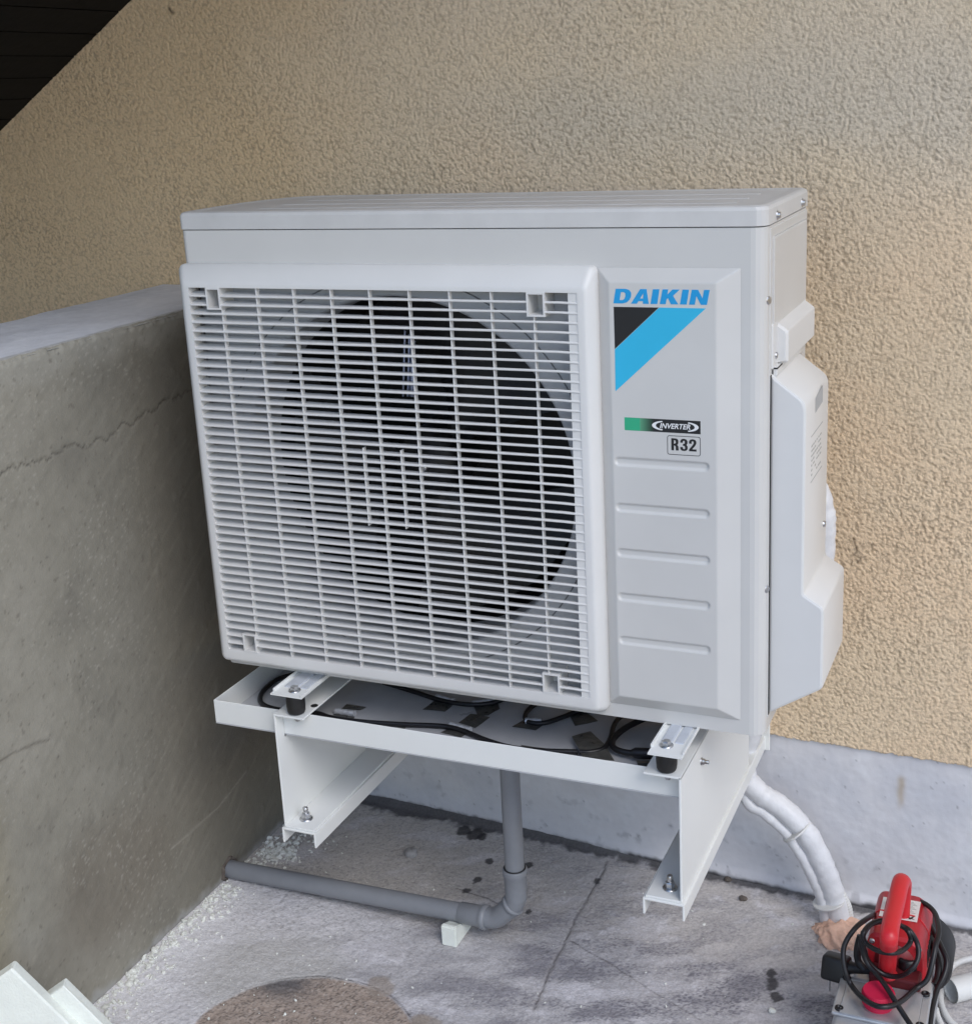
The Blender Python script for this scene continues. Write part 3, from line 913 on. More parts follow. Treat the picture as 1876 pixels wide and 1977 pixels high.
# grip block above the cover
GP = [(W+0.001, 0.520), (0.9055, 0.5235), (0.9055, 0.5655), (W+0.001, 0.5775)]
gp = MB()
gp.loft([[(x, y, z) for x, z in round_poly(shrink(GP, d), [0, 0.002, 0.003, 0])] for d, y in ((0.003, 0.055), (0.0, 0.060), (0.0, 0.250), (0.003, 0.255))], True, True, True)
smooth_by_angle(gp.build('grip_block', M_PLASTIC, ac), 30)
sk = MB()
sk.rbox(W-0.001, W+0.0085, 0.034, 0.1985, 0.5085, 0.5215, 0.002, 2)
sk.rbox(W-0.001, W+0.0040, 0.0285, 0.062, 0.5185, 0.579, 0.002, 2)
sk.build('cover_flange', M_PLASTIC, ac)
gap = MB(); gap.box(W+0.0006, W+0.0022, 0.0225, 0.0282, 0.024, 0.512); gap.box(W+0.001, W+0.0086, 0.0335, 0.066, 0.5186, 0.5206)
gap.build('panel_gap', M_BLACK, ac)
for q in ((W-0.0005, 0.0165, 0.612), (W-0.0005, 0.0165, 0.215)):
    MB().lathe([(0.0058, 0), (0.005, 0.001), (0.003, 0.0014), (0.0, 0.0014)], q, (0.86, -0.5, 0), 12).build('corner_screw', M_ZINC, casing)
MB().lathe([(0.0045, 0), (0.0042, 0.002), (0.002, 0.0026), (0, 0.0022)], (W+0.004, 0.045, 0.535), (1, 0, 0), 12).build('screw', M_ZINC, side)

# printed logo: heavy slanted capitals
def glyph(pts):
    k = 1.339e-4; kz = 1.29e-4
    out = []
    for u, v in pts:
        x = u+0.18*v
        out.append((0.6885+(x-80)*k, 0.6100+v*kz))
    return out
letters = {
    'D': [[(79, 0), (175, 0), (215, 12), (240, 40), (250, 75), (245, 110), (222, 138), (185, 150), (79, 150)],
          [(138, 34), (166, 34), (184, 46), (191, 75), (186, 103), (168, 116), (138, 116)]],
    'A': [[(260, 0), (320, 0), (333, 27), (378, 27), (382, 0), (441, 0), (395, 150), (330, 150)], [(345, 54), (375, 54), (369, 108)]],
    'I': [[(459, 0), (528, 0), (525, 150), (459, 150)]],
    'K': [[(553, 0), (613, 0), (613, 50), (626, 62), (664, 0), (738, 0), (672, 86), (728, 150), (655, 150), (613, 98), (613, 150), (556, 150)]],
    'J': [[(755, 0), (822, 0), (820, 150), (755, 150)]],
    'N': [[(846, 0), (903, 0), (903, 88), (962, 0), (1022, 0), (1024, 150), (968, 150), (968, 64), (910, 150), (848, 150)]]}
curve_shape('lettering', [glyph(g) for L in letters.values() for g in L], YP, M_BLUE, ac)
curve_shape('logo_corner', [[(0.6886, 0.6053), (0.7504, 0.6054), (0.6887, 0.5485)]], YP, M_INK, ac)
curve_shape('logo_stripe', [[(0.7510, 0.6054), (0.8132, 0.6054), (0.6882, 0.4907), (0.6887, 0.5479)]], YP, M_CYAN, ac)
# inverter label: green to black strip with white swooshes
lab_n = 24
lx = np.concatenate([[0.6998, 0.7215], np.linspace(0.7216, 0.742, lab_n), [0.8050]])
Xl, Zl = np.meshgrid(lx, np.array([0.4372, 0.4552]))
gcol = np.zeros(Xl.shape+(3,))
for j, x in enumerate(lx):
    t = min(1, max(0, (x-0.7216)/0.0200)) if x > 0.72155 else 0
    g0 = np.array([0.03, 0.40, 0.21]) if x < 0.72155 else np.array([0.10, 0.33, 0.19])
    gcol[:, j] = g0*(1-t)**1.3+np.array([0.012, 0.013, 0.016])*(1-(1-t)**1.3)
lab = grid('rating_label', Xl, Xl*0+YP, Zl, gcol, M_GREEN, ac, flip=True)
text_shape('label_lettering', 'INVERTER', 0.7492, 0.7912, 0.4427, 0.4499, YP-0.0004, M_PRINTW, lab, 0.25, 0.018)
def swoosh(sgn, cx, cz):
    out = []
    for k in range(15):
        a = R(-78+156*k/14)
        out.append((cx+sgn*0.0175*math.cos(a)-sgn*0.009, cz+0.0066*math.sin(a)))
    for k in range(15):
        a = R(78-156*k/14)
        out.append((cx+sgn*0.0122*math.cos(a)-sgn*0.009, cz+0.0052*math.sin(a)))
    return [p for p in out]
curve_shape('label_swoosh', [swoosh(-1, 0.7470, 0.4463), swoosh(1, 0.7940, 0.4463)], YP-0.0004, M_PRINTW, lab)
badge = curve_shape('badge_frame', [[(x, z) for x, y, z in rrect(0.7592, 0.8048, 0.4068, 0.4334, 0.003, 0)], [(x, z) for x, y, z in rrect(0.7599, 0.8041, 0.4075, 0.4327, 0.0025, 0)]], YP, M_INK, ac)
def badge_glyph(x0, pts):
    return [(x0+u*1.38e-4, 0.4131+v*1.27e-4) for u, v in pts]
g_r = [[(0, 0), (25, 0), (25, 52), (34, 52), (43, 44), (45, 0), (72, 0), (70, 44), (58, 61), (68, 72), (71, 95), (68, 115), (56, 127), (40, 130), (0, 130)],
       [(25, 72), (38, 74), (45, 84), (45, 100), (38, 109), (25, 110)]]
g_3 = [[(0, 40), (2, 16), (16, 2), (38, -2), (60, 3), (73, 20), (74, 48), (62, 66), (72, 80), (73, 104), (62, 124), (38, 132), (14, 126), (2, 108), (1, 88), (26, 88), (27, 104), (37, 112), (46, 104), (47, 84), (38, 76), (27, 75), (27, 56), (38, 55), (48, 46), (48, 24), (37, 17), (27, 24), (26, 40)]]
g_2 = [[(0, 0), (74, 0), (74, 22), (32, 22), (58, 56), (72, 82), (73, 106), (62, 125), (38, 132), (14, 126), (2, 108), (1, 82), (26, 82), (27, 102), (37, 112), (47, 103), (47, 86), (36, 66), (2, 20)]]
curve_shape('badge_lettering', [badge_glyph(0.7648, g) for g in g_r]+[badge_glyph(0.7770, g) for g in g_3]+[badge_glyph(0.7890, g) for g in g_2], YP, M_INK, badge)

# feet: pressed plates under the casing with a bolt each
for (xa, xb, xc) in ((0.1310, 0.1875, 0.1632), (0.7460, 0.7950, 0.7650)):
    ft = MB()
    ft.box(xa, xb, -0.0885 if xa > 0.5 else -0.0800, 0.20, -0.0045, -0.0022)
    ft.box(xa-0.001, xa+0.0015, -0.070, 0.20, -0.0022, 0.0018)
    ft.box(xb-0.0015, xb+0.001, -0.080, 0.20, -0.0022, 0.0018)
    f_o = ft.build('foot', M_BRACKET, ac)
    em = MB(); em.rbox(xa+0.008, xb-0.024, -0.052, 0.19, -0.004, 0.0, 0.002, 2); em.rbox(xb-0.021, xb-0.008, -0.050, 0.19, -0.004, -0.0005, 0.0015, 2)
    em.build('stiffener', M_GALV, f_o)
    bo = MB()
    bo.lathe([(0.0098, 0), (0.0098, 0.0014), (0.0, 0.0014)], (xc, -0.060, -0.0022), n=20)
    bo.lathe([(0.0068, 0.0014), (0.0068, 0.0066), (0.0054, 0.0078), (0.0, 0.0078)], (xc, -0.060, -0.0022), n=6, smooth=False)
    bo.build('bolt', M_ZINC, f_o)

# ================================================================== BRACKETS
def bracket(xw, sgn, label, yend):
    """C-shaped frame (web at xw, flanges towards sgn) bolted on an inverted channel that runs back to the wall"""
    t = 0.0032
    y0 = -0.076
    th = thing('wall_bracket', label, 'bracket', (xw+sgn*0.027, YW, -0.255), 'steel wall brackets under the unit')
    fr = MB()
    xi = xw+sgn*t
    xe = xw+sgn*0.0545
    a, b = sorted((xw, xi))
    if sgn > 0:                                   # notch for the tray that passes through
        fr.prism([(y0, -0.2395), (yend, -0.2395), (yend, -0.040), (0.340, -0.040), (0.340, -0.0900), (-0.0540, -0.0900), (-0.0540, -0.0432), (y0, -0.0432)], 0, a, b)
    else:
        fr.box(a, b, y0, yend, -0.2395, -0.0402)
    c, d = sorted((xi, xe))
    fr.box(min(xw, xe), max(xw, xe), y0, yend, -0.0432, -0.0400)
    fr.box(c, d, y0, yend, -0.2398, -0.2366)
    o = fr.build('frame', M_BRACKET, th)
    bmx = bmesh.new(); bmx.from_mesh(o.data)
    bmesh.ops.bevel(bmx, geom=bmx.edges[:], offset=0.0006, segments=1, affect='EDGES')
    bmx.to_mesh(o.data); bmx.free()
    ch = MB()
    ya, yb = y0-0.003, YW-0.006
    l0, l1 = sorted((xw-sgn*0.0036, xe+sgn*0.0036))
    ch.box(l0, l1, ya, yb, -0.2432, -0.2400)
    ch.box(l0, l0+0.003, ya, yb, -0.2665, -0.2432)
    ch.box(l1-0.003, l1, ya, yb, -0.2665, -0.2432)
    co = ch.build('channel', M_BRACKET, th)
    bmx = bmesh.new(); bmx.from_mesh(co.data)
    bmesh.ops.bevel(bmx, geom=bmx.edges[:], offset=0.0006, segments=1, affect='EDGES')
    bmx.to_mesh(co.data); bmx.free()
    wp = MB(); wp.rbox(l0-0.004, l1+0.008, YW-0.0095, YW-0.0045, -0.268, 0.02, 0.001, 1)
    wp.build('wall_plate', M_BRACKET, th)
    return th
bL = bracket(0.1295, 1, 'left white steel wall bracket carrying the drip tray and unit', 0.34)
bR = bracket(0.7895, -1, 'right white steel wall bracket with its web turned outwards', 0.348)
def mount(x, parent):
    rm = MB()
    rm.lathe([(0.0, 0.0), (0.0130, 0.0), (0.0142, 0.003), (0.0150, 0.012), (0.0150, 0.022), (0.0140, 0.031), (0.0135, 0.0335), (0, 0.0335)], (x, -0.060, -0.0385), n=28)
    rm.build('rubber_mount', M_RUBBER, parent)
    nb = MB(); nb.lathe([(0.006, 0), (0.006, 0.006), (0.004, 0.006), (0.004, 0.009), (0, 0.009)], (x+0.002, -0.062, -0.0436), (0, 0, -1), n=6, smooth=False)
    nb.build('nut', M_ZINC, parent)
mount(0.1632, bL); mount(0.7650, bR)
def stud(q, ax, parent):
    s_ = MB()
    s_.lathe([(0.0108, 0), (0.0108, 0.0016), (0, 0.0016)], q, ax, 20)
    s_.lathe([(0.0076, 0.0016), (0.0094, 0.0030), (0.0072, 0.0034), (0.0072, 0.0100), (0.0062, 0.0112), (0, 0.0112)], q, ax, 6, False)
    s_.lathe([(0.0040, 0.011), (0.0043, 0.012), (0.0043, 0.0205), (0.0034, 0.0215), (0, 0.0215)], q, ax, 12)
    s_.build('stud', M_ZINC, parent)
stud((0.1535, -0.0480, -0.2366), (0, 0, 1), bL)
stud((0.7640, -0.0490, -0.2366), (0, 0, 1), bR)
sb = MB(); sb.lathe([(0.0060, 0), (0.0060, 0.001), (0.0046, 0.001), (0.0046, 0.005), (0.003, 0.005), (0.003, 0.0115), (0, 0.012)], (0.7895, 0.0342, -0.0708), (1, 0, 0), 8)
sb.build('side_bolt', M_ZINC, bR)
# dark oval slot in the left flange
os_ = MB(); os_.lathe([(0.0, 0), (0.006, 0), (0.006, 0.0003), (0, 0.0003)], (0.1775, -0.030, -0.0400), n=16)
os_.build('slot', M_BLACK, bL)

# ================================================================== DRIP TRAY, HEATING CABLE
TX0, TX1, TY0, TY1, TZ0, TZ1 = 0.0015, 0.7855, -0.0535, 0.335, -0.0855, -0.0440
tray = thing('drip_tray', 'shallow white metal drip tray under the outdoor unit', 'tray', (0.40, 0.14, TZ0))
tm = MB()
t = 0.0018
tm.box(TX0, TX1, TY0, TY1, TZ0, TZ0+t)
tm.build('tray_floor', mat('grey sheet metal', (0.54, 0.55, 0.57), 0.32, 0.15, var=0.10, scale=16, bump=0.0001, bscale=90), tray)
for a in ((TX0, TX1, TY0, TY0+t), (TX0, TX1, TY1-t, TY1), (TX0, TX0+t, TY0+t, TY1-t), (TX1-t, TX1, TY0+t, TY1-t)):
    rm = MB(); rm.rbox(a[0], a[1], a[2], a[3], TZ0+t, TZ1+(0.0035 if a[0] < 0.1 and False else 0.0), 0.0006, 1)
    rm.build('rim', M_BRACKET, tray)
cable = thing('heating_cable', 'black heating cable taped to the drip tray bottom', 'cable', (0.45, 0.02, TZ0+t))
ZC = TZ0+t+0.0052
def tray_pt(p, z=ZC):
    return on(p[0], p[1], 2, z)
cb = MB()
path = [tray_pt(p) for p in ((600, 1294), (570, 1300), (535, 1312), (510, 1332), (502, 1350), (512, 1363), (545, 1372), (590, 1376), (615, 1378), (640, 1386), (700, 1394), (780, 1399), (850, 1402), (890, 1410), (940, 1430), (990, 1444), (1050, 1450), (1115, 1452))]
path[0] = path[0]+np.array([0, 0, 0.01])
cb.tube(spline(path, 6), 0.0042, 8)
path = [tray_pt(p) for p in ((740, 1318), (800, 1336), (850, 1352), (900, 1360), (945, 1358), (985, 1345), (1010, 1330))]
cb.tube(spline(path, 6), 0.0040, 8)
path = [tray_pt(p) for p in ((1060, 1350), (1030, 1362), (1014, 1380), (1020, 1394), (1050, 1396), (1085, 1385), (1112, 1375), (1150, 1365))]
cb.tube(spline(path, 6), 0.0040, 8)
path = [tray_pt(p, ZC+0.004) for p in ((1225, 1380), (1200, 1383), (1185, 1400), (1178, 1425), (1165, 1445), (1140, 1452), (1118, 1452))]
cb.tube(spline(path, 6), 0.0040, 8)
path = [tray_pt(p, ZC+0.006) for p in ((1290, 1380), (1250, 1386), (1210, 1404), (1186, 1424), (1182, 1440), (1196, 1450), (1225, 1455), (1262, 1456))]
cb.tube(spline(path, 6), 0.0048, 8)
cb.build('cable', M_CABLE, cable)
sv = MB(); sv.tube([tray_pt((1218, 1454), ZC+0.008), tray_pt((1226, 1454), ZC+0.008), tray_pt((1268, 1456), ZC+0.008), tray_pt((1276, 1456), ZC+0.008)], [0.005, 0.0082, 0.0082, 0.006], 12)
sv.build('joint_sleeve', M_CABLE, cable)
tapes = [[(80, 165), (215, 178), (262, 140), (155, 108)], [(388, 140), (415, 200), (480, 200), (552, 160), (540, 130)], [(300, 245), (400, 278), (490, 212), (372, 190)],
         [(190, 305), (312, 335), (375, 295), (250, 272)], [(625, 270), (770, 292), (825, 250), (700, 225)], [(990, 330), (1060, 460), (1250, 478), (1185, 372), (1105, 298)],
         [(965, 180), (1010, 265), (1150, 235), (1080, 185)], [(680, 382), (690, 398), (825, 420), (830, 402)], [(1385, 478), (1395, 512), (1470, 522), (1500, 480)]]
tl_ = [[(1085, 490), (1250, 530), (1275, 495), (1110, 470)], [(1150, 440), (1310, 450), (1365, 425), (1200, 400)], [(1520, 575), (1690, 605), (1720, 575), (1580, 562)]]
def tape_piece(px_pts, name, material, dz):
    P = [on(p[0], p[1], 2, ZC-0.0046+dz) for p in px_pts]
    tb = MB()
    c = sum(P)/len(P)
    n = len(P)
    mid = [(P[i]+P[(i+1) % n])/2 + np.array([0, 0, 0.0006*(-1)**i]) for i in range(n)]
    ring_ = [q for pr_ in zip(P, mid) for q in pr_]
    up = np.array([0, 0, 0.0016])
    tb.add([c+up]+ring_, [(0, 1+i, 1+(i+1) % len(ring_)) for i in range(len(ring_))])
    tb.add(ring_+[q-np.array([0, 0, 0.0005]) for q in ring_], [(i, (i+1) % len(ring_), len(ring_)+(i+1) % len(ring_), len(ring_)+i) for i in range(len(ring_))])
    tb.build(name, material, cable)
for k, q in enumerate(tapes):
    tape_piece([cr_tray(*p) for p in q], 'tape', M_TAPE, 0.0006 if k != 5 else 0.0085)
for k, q in enumerate(tl_):
    tape_piece([cr_tl(*p) for p in q], 'tape', M_TAPE, 0.0006)
for fn, a, b in ((cr_tray, (250, 258), (372, 292)), (cr_tray, (165, 88), (268, 116)), (cr_tray, (385, 130), (520, 112)), (cr_tray, (708, 235), (808, 238)), (cr_tl, (1105, 458), (1270, 482))):
    p0, p1 = on(*fn(*a), 2, ZC), on(*fn(*b), 2, ZC)
    st_ = MB(); st_.tube([p0*(1-t_)+p1*t_ + np.array([0, 0, 0.0004*((k % 2)*2-1)]) for k, t_ in enumerate(np.linspace(0, 1, 6))], 0.0052, 10)
    st_.build('foil_strap', M_FOIL, cable)

# ================================================================== DRAIN PIPE
drain = thing('drain_pipe', 'grey plastic drain pipe from the tray to the left wall', 'pipe', (0.3, 0.125, floor_z(0.3)))
PR = 0.0165
vx, py = 0.4420, 0.125
vp_ = MB(); vp_.tube([(vx, py, TZ0-0.001), (vx, py, -0.3800)], PR, 28)
vp_.build('vertical_pipe', M_PVC, drain)
HZ = lambda x: -0.4945+0.0105*(x+0.15)/0.48
hx0, hx1 = -0.1500, 0.345
hp_ = MB(); hp_.tube([(hx0, py, HZ(hx0)), (hx1, py, HZ(hx1))], PR, 28)
hp_.build('floor_pipe', M_PVC, drain)
sk_ = MB()
so_c = (vx, py)
sk_.lathe([(PR+0.0005, 0), (0.0198, 0.0), (0.0212, 0.002), (0.0212, 0.011), (0.0194, 0.014), (0.0186, 0.05), (0.0186, 0.058)], (vx, py, -0.374), (0, 0, -1), 32)
sk_.build('socket', M_PVC, drain)
rg = MB(); rg.lathe([(PR+0.0002, 0), (0.0188, 0.0), (0.0188, 0.0012), (PR+0.0002, 0.0012)], (vx, py, -0.3728), (0, 0, -1), 28)
rg.build('seal_ring', M_RUBBER, drain)
# the bend: two 45 degree pieces
bz0 = -0.418
hz1 = HZ(0.385)
ep = [(vx, py, bz0), (vx, py, bz0-0.010), (vx-0.0015, py, bz0-0.019), (vx-0.006, py, bz0-0.028), (vx-0.022, py, hz1+0.0200), (vx-0.030, py, hz1+0.0110), (vx-0.038, py, hz1+0.0045), (vx-0.048, py, hz1+0.001), (vx-0.062, py, hz1)]
ebo = MB(); ebo.tube(ep, 0.0178, 28)
eb = ebo.build('elbow', M_PVC, drain)
cl = MB()
cl.lathe([(0.0180, 0), (0.0206, 0.001), (0.0206, 0.007), (0.0180, 0.008)], (vx-0.0045, py, bz0-0.0255), (-0.66, 0, -0.75), 32)
cl.build('elbow_rim', M_PVC, eb)
cl2 = MB()
dirx = Vector((-1, 0, -0.0219)).normalized()
cl2.lathe([(0.0178, 0), (0.0214, 0.0005), (0.0214, 0.009), (0.0194, 0.011), (0.0190, 0.014), (0.0186, 0.0150), (0.0186, 0.050), (0.0172, 0.0515)], (vx-0.056, py, HZ(vx-0.056)), dirx, 32)
cl2.build('socket', M_PVC, drain)
# broken mortar collar where the pipe enters the parapet
mc = MB()
rings = []
for k in range(17):
    a = 2*math.pi*k/16
rnd = random.Random(3)
ro = [PR+0.0035+rnd.random()*0.005 for k in range(18)]
cz = HZ(PXF)
mc.loft([[(PXF-0.004, py+ro[k]*1.1*math.cos(2*math.pi*k/18), cz+ro[k]*1.1*math.sin(2*math.pi*k/18)) for k in range(18)],
         [(PXF+0.004+rnd.random()*0.004, py+ro[k]*math.cos(2*math.pi*k/18), cz+ro[k]*math.sin(2*math.pi*k/18)) for k in range(18)],
         [(PXF+0.003, py+(PR+0.0003)*math.cos(2*math.pi*k/18), cz+(PR+0.0003)*math.sin(2*math.pi*k/18)) for k in range(18)]], smooth=False)
mc.build('mortar_collar', M_DARKSTONE, drain)
# pale foam wedge under the pipe
wd = MB()
wz = floor_z(0.33)
wx0, wx1 = 0.3145, 0.3420
tz = wz+0.040
wd.prism([(0.0865, wz), (0.150, wz), (0.150, wz+0.018), (0.1300, HZ(0.33)-PR-0.0006), (0.1120, HZ(0.33)-PR+0.0025), (0.0920, wz+0.0395), (0.0865, wz+0.0375)], 0, wx0, wx1)
wo_ = wd.build('foam_wedge', M_STYRO)
bmx = bmesh.new(); bmx.from_mesh(wo_.data)
bmesh.ops.bevel(bmx, geom=bmx.edges[:], offset=0.0016, segments=2, affect='EDGES')
bmx.to_mesh(wo_.data); bmx.free()
wo_.rotation_euler = (0, 0, 0)
tag(wo_, 'small pale foam wedge propping the grey floor pipe', 'wedge')

# ================================================================== REFRIGERANT PIPES
ins = thing('pipe_bundle', 'white wrapped refrigerant pipes curving down to the floor', 'pipes', (0.935, 0.39, floor_z(0.93)))
base = [(0.892, 0.300, 0.30), (0.909, 0.312, 0.245), (0.911, 0.320, 0.19), (0.895, 0.345, 0.06), (0.835, 0.385, -0.08), (0.778, 0.402, -0.21), (0.770, 0.400, -0.285)]
low_ = [tuple(on(*cr_pump(*q), 1, 0.400)) for q in ((255, 190), (420, 300), (600, 480), (720, 700), (800, 900), (850, 1080), (880, 1200))]
low_[-1] = (low_[-1][0], 0.392, low_[-1][2])
low_.append((low_[-1][0]+0.004, 0.386, floor_z(0.94)-0.01))
P = spline(base+low_, 8)
def wrinkle(n, r_, a, seed):
    rn = random.Random(seed)
    return [r_*(1+a*(rn.random()-0.5)) for _ in range(n)]
tb = MB(); tb.tube(P, wrinkle(len(P), 0.0200, 0.12, 1), 20)
tb.build('wrapped_pipe', M_INSUL, ins)
lo2 = [tuple(on(*cr_pump(*q), 1, 0.392)) for q in ((170, 262), (300, 345), (450, 480), (510, 560), (600, 700), (680, 860), (735, 1000), (765, 1150))]
P2 = spline([(0.760, 0.405, -0.285)]+lo2+[(lo2[-1][0]+0.003, 0.384, floor_z(0.93)-0.01)], 7)
tb = MB(); tb.tube(P2, wrinkle(len(P2), 0.0105, 0.14, 2), 14)
tb.build('drain_hose', M_INSUL, ins)
lo3 = [tuple(on(*cr_pump(*q), 1, 0.403)) for q in ((460, 405), (640, 590), (760, 780), (850, 900), (905, 1000), (935, 1080), (945, 1180))]
P3 = spline(lo3, 9)
P3r = [0.0068+0.0009*(k % 2) for k in range(len(P3))]
tb = MB(); tb.tube(P3, P3r, 12, smooth=False)
tb.build('corrugated_conduit', M_CONDUIT, ins)
for fn, n_at in ((P, 0.635), (P, 0.815)):
    k = int(len(P)*n_at)
    c = (np.array(P[k]) + np.array([-0.008, -0.004, -0.006]))
    tdir = (np.array(P[k+1])-np.array(P[k-1])); tdir /= np.linalg.norm(tdir)
    MB().lathe([(0.0282, -0.0018), (0.0288, -0.0014), (0.0288, 0.0014), (0.0282, 0.0018)], c, tdir, 28).build('cable_tie', M_CONDUIT, ins)
fm = MB()
bm = bmesh.new()
bmesh.ops.create_icosphere(bm, subdivisions=5, radius=1)
co = np.array([w.co[:] for w in bm.verts])
lump = 0.34*fbm(co[:, 0]*1.7+5+co[:, 2], co[:, 1]*1.7+3-co[:, 2], 201, 3) + 0.10*perlin(co[:, 0]*5+co[:, 2]*4, co[:, 1]*5-co[:, 2]*4, 203) + 0.05*fbm(co[:, 0]*9+co[:, 2]*7, co[:, 1]*9-co[:, 2]*7, 205, 2)
k_ = (0.90+lump)[:, None]
P_f = co*k_*np.array([0.052, 0.048, 0.028]) + np.array([0.950, 0.366, floor_z(0.95)-0.002])
bm.verts.index_update()
fm.add(P_f, [[w.index for w in f.verts] for f in bm.faces], True)
bm.free()
tag(fm.build('spray_foam', M_FOAM), 'lump of orange expanding foam round the white pipes at the floor', 'foam')

# ================================================================== VACUUM PUMP
FZ = floor_z(1.06)
pump = thing('vacuum_pump', 'red and grey portable pump with black cord wrapped round its handle', 'pump', (1.06, 0.10, FZ))
tk = MB()
tk.rbox(0.990, 1.120, -0.055, 0.092, FZ+0.010, -0.4345, 0.012, 4)
tank = smooth_by_angle(tk.build('oil_tank', M_ALU, pump), 40)
tp = MB()
tp.rbox(0.9885, 1.1215, 0.004, 0.0955, -0.4350, -0.4285, 0.0030, 3)
tp.rbox(1.000, 1.110, 0.004, 0.084, -0.4285, -0.4262, 0.002, 2)
tl_o = smooth_by_angle(tp.build('tank_lid', M_ALU, pump), 40)
for q in ((0.9985, 0.0865), (1.1125, 0.0865), (1.1125, 0.014), (0.9985, 0.014)):
    MB().lathe([(0.0062, 0), (0.0062, 0.0028), (0.005, 0.0036), (0.0034, 0.0036), (0.0034, 0.0012), (0, 0.0012)], (q[0], q[1], -0.4285), n=16).build('screw', M_CABLE, tl_o)
cp = MB()
nk = 40
ccap = on(*cr_pump(1165, 1690), 2, -0.400)
prof = [(0.0205, -0.4262), (0.0205, -0.4225), (0.0232, -0.4215), (0.0232, -0.4040), (0.0215, -0.4010), (0.0, -0.4003)]
cp.lathe([(r_, z-(-0.4262)) for r_, z in prof], (ccap[0], ccap[1], -0.4262), n=40)
smooth_by_angle(cp.build('oil_cap', M_PINK, pump), 30)
kn = MB()
for k in range(nk):
    a = 2*math.pi*k/nk
    kn.box(-0.0006, 0.0006, -0.0006, 0.0006, 0, 0.014)
    for j in range(8):
        x, y, z = kn.v[-8+j]
        kn.v[-8+j] = (ccap[0]+(0.0232+y)*math.cos(a)-x*math.sin(a), ccap[1]+(0.0232+y)*math.sin(a)+x*math.cos(a), -0.419+z)
kn.build('knurling', M_PINK, pump)
# middle casting and motor
md = MB(); md.rbox(1.004, 1.122, 0.097, 0.250, FZ+0.012, -0.436, 0.008, 3)
smooth_by_angle(md.build('pump_body', M_ALU, pump), 40)
mt_ = MB()
prof = [(1.0215, -0.440), (1.0215, -0.380), (1.0285, -0.363), (1.0900, -0.363), (1.1065, -0.385), (1.1085, -0.440)]
def moto(y, d):
    c = (1.064, -0.44)
    return [(c[0]+(x-c[0])*d, y, c[1]+(z-c[1])*d) for x, z in round_poly(prof, [0, .008, .008, .010, .010, 0], 4)]
mt_.loft([moto(0.118, 0.93), moto(0.122, 1.0), moto(0.235, 1.0), moto(0.243, 0.94)], True, True, True)
motor = smooth_by_angle(mt_.build('motor_housing', M_RED, pump), 40)
rc = MB(); rc.lathe([(0.0, 0), (0.030, 0), (0.030, 0.0006), (0, 0.0006)], (1.064, 0.1175, -0.405), (0, -1, 0), 32)
rc.build('front_disc', mat('dark red casting', (0.20, 0.012, 0.018), 0.45), motor)
for q in ((1.030, 0.1165, -0.375), (1.098, 0.1165, -0.375), (1.030, 0.1165, -0.432), (1.098, 0.1165, -0.432)):
    MB().lathe([(0.0042, 0), (0.0042, 0.002), (0.002, 0.0026), (0, 0.002)], q, (0, -1, 0), 10).build('screw', M_ZINC, motor)
for k in range(6):
    vt = MB(); vt.rbox(1.1065, 1.1090, 0.150+0.012*k, 0.1555+0.012*k, -0.428, -0.398, 0.0005, 1)
    vt.build('vent_slot', M_BLACK, motor)
sm_ = MB(); sm_.loft([moto(0.1795, 1.012), moto(0.1825, 1.012)], True, True, True)
sm_.build('housing_seam', M_REDP, motor)
bx_ = MB(); bx_.rbox(1.030, 1.104, 0.088, 0.120, -0.452, -0.412, 0.004, 2)
bx_.build('switch_block', mat('dark maroon plastic', (0.10, 0.008, 0.012), 0.5), pump)
lbx = MB(); lbx.add([(1.033, 0.165, -0.3627), (1.0385, 0.165, -0.3627), (1.0385, 0.218, -0.3627), (1.033, 0.218, -0.3627)], [(0, 1, 2, 3)])
lbx.add([(1.060, 0.166, -0.3627), (1.0895, 0.166, -0.3627), (1.0895, 0.222, -0.3627), (1.060, 0.222, -0.3627)], [(0, 1, 2, 3)])
lo_ = lbx.build('paper_label', M_PAPER, motor)
lt = MB()
for k in range(9):
    z0 = 0.187+0.0036*k
    lt.box(1.064, 1.085-0.003*(k % 3), z0, z0+0.0011, -0.3626, -0.3623)
lt.build('label_print', M_FAINT, lo_)
lt2 = MB()
lt2.add([(1.0660, 0.170, -0.3624), (1.0700, 0.170, -0.3624), (1.0740, 0.178, -0.3624), (1.0715, 0.178, -0.3624)], [(0, 1, 2, 3)])
lt2.add([(1.0700, 0.173, -0.3624), (1.0860, 0.171, -0.3624), (1.0800, 0.175, -0.3624), (1.0720, 0.176, -0.3624)], [(0, 1, 2, 3)])
lt2.add([(1.0760, 0.170, -0.3623), (1.0795, 0.170, -0.3623), (1.0845, 0.179, -0.3623), (1.0815, 0.179, -0.3623)], [(0, 1, 2, 3)])
lt2.build('label_mark', M_INK, lo_)
mb_ = MB(); mb_.lathe([(0.0, 0), (0.040, 0.0), (0.050, 0.005), (0.054, 0.015), (0.054, 0.075), (0.046, 0.090), (0.0, 0.090)], (1.088, 0.19, -0.462), (0, 1, 0), 32)
mb_.build('motor_shell', M_BLACK, pump)
for x in (1.005, 1.105):
    for y in (-0.035, 0.16):
        ftp = MB(); ftp.rbox(x-0.012, x+0.012, y-0.012, y+0.012, FZ-0.001, FZ+0.014, 0.003, 2)
        ftp.build('rubber_foot', M_RUBBER, pump)
kb = MB(); kq = on(*cr_pump(1390, 1440), 2, -0.395)
kb.lathe([(0.0135, 0), (0.0145, 0.003), (0.0145, 0.018), (0.0125, 0.021), (0.0095, 0.0212), (0.0085, 0.0195), (0.005, 0.0195), (0, 0.020)], (kq[0], kq[1], -0.416), n=24)
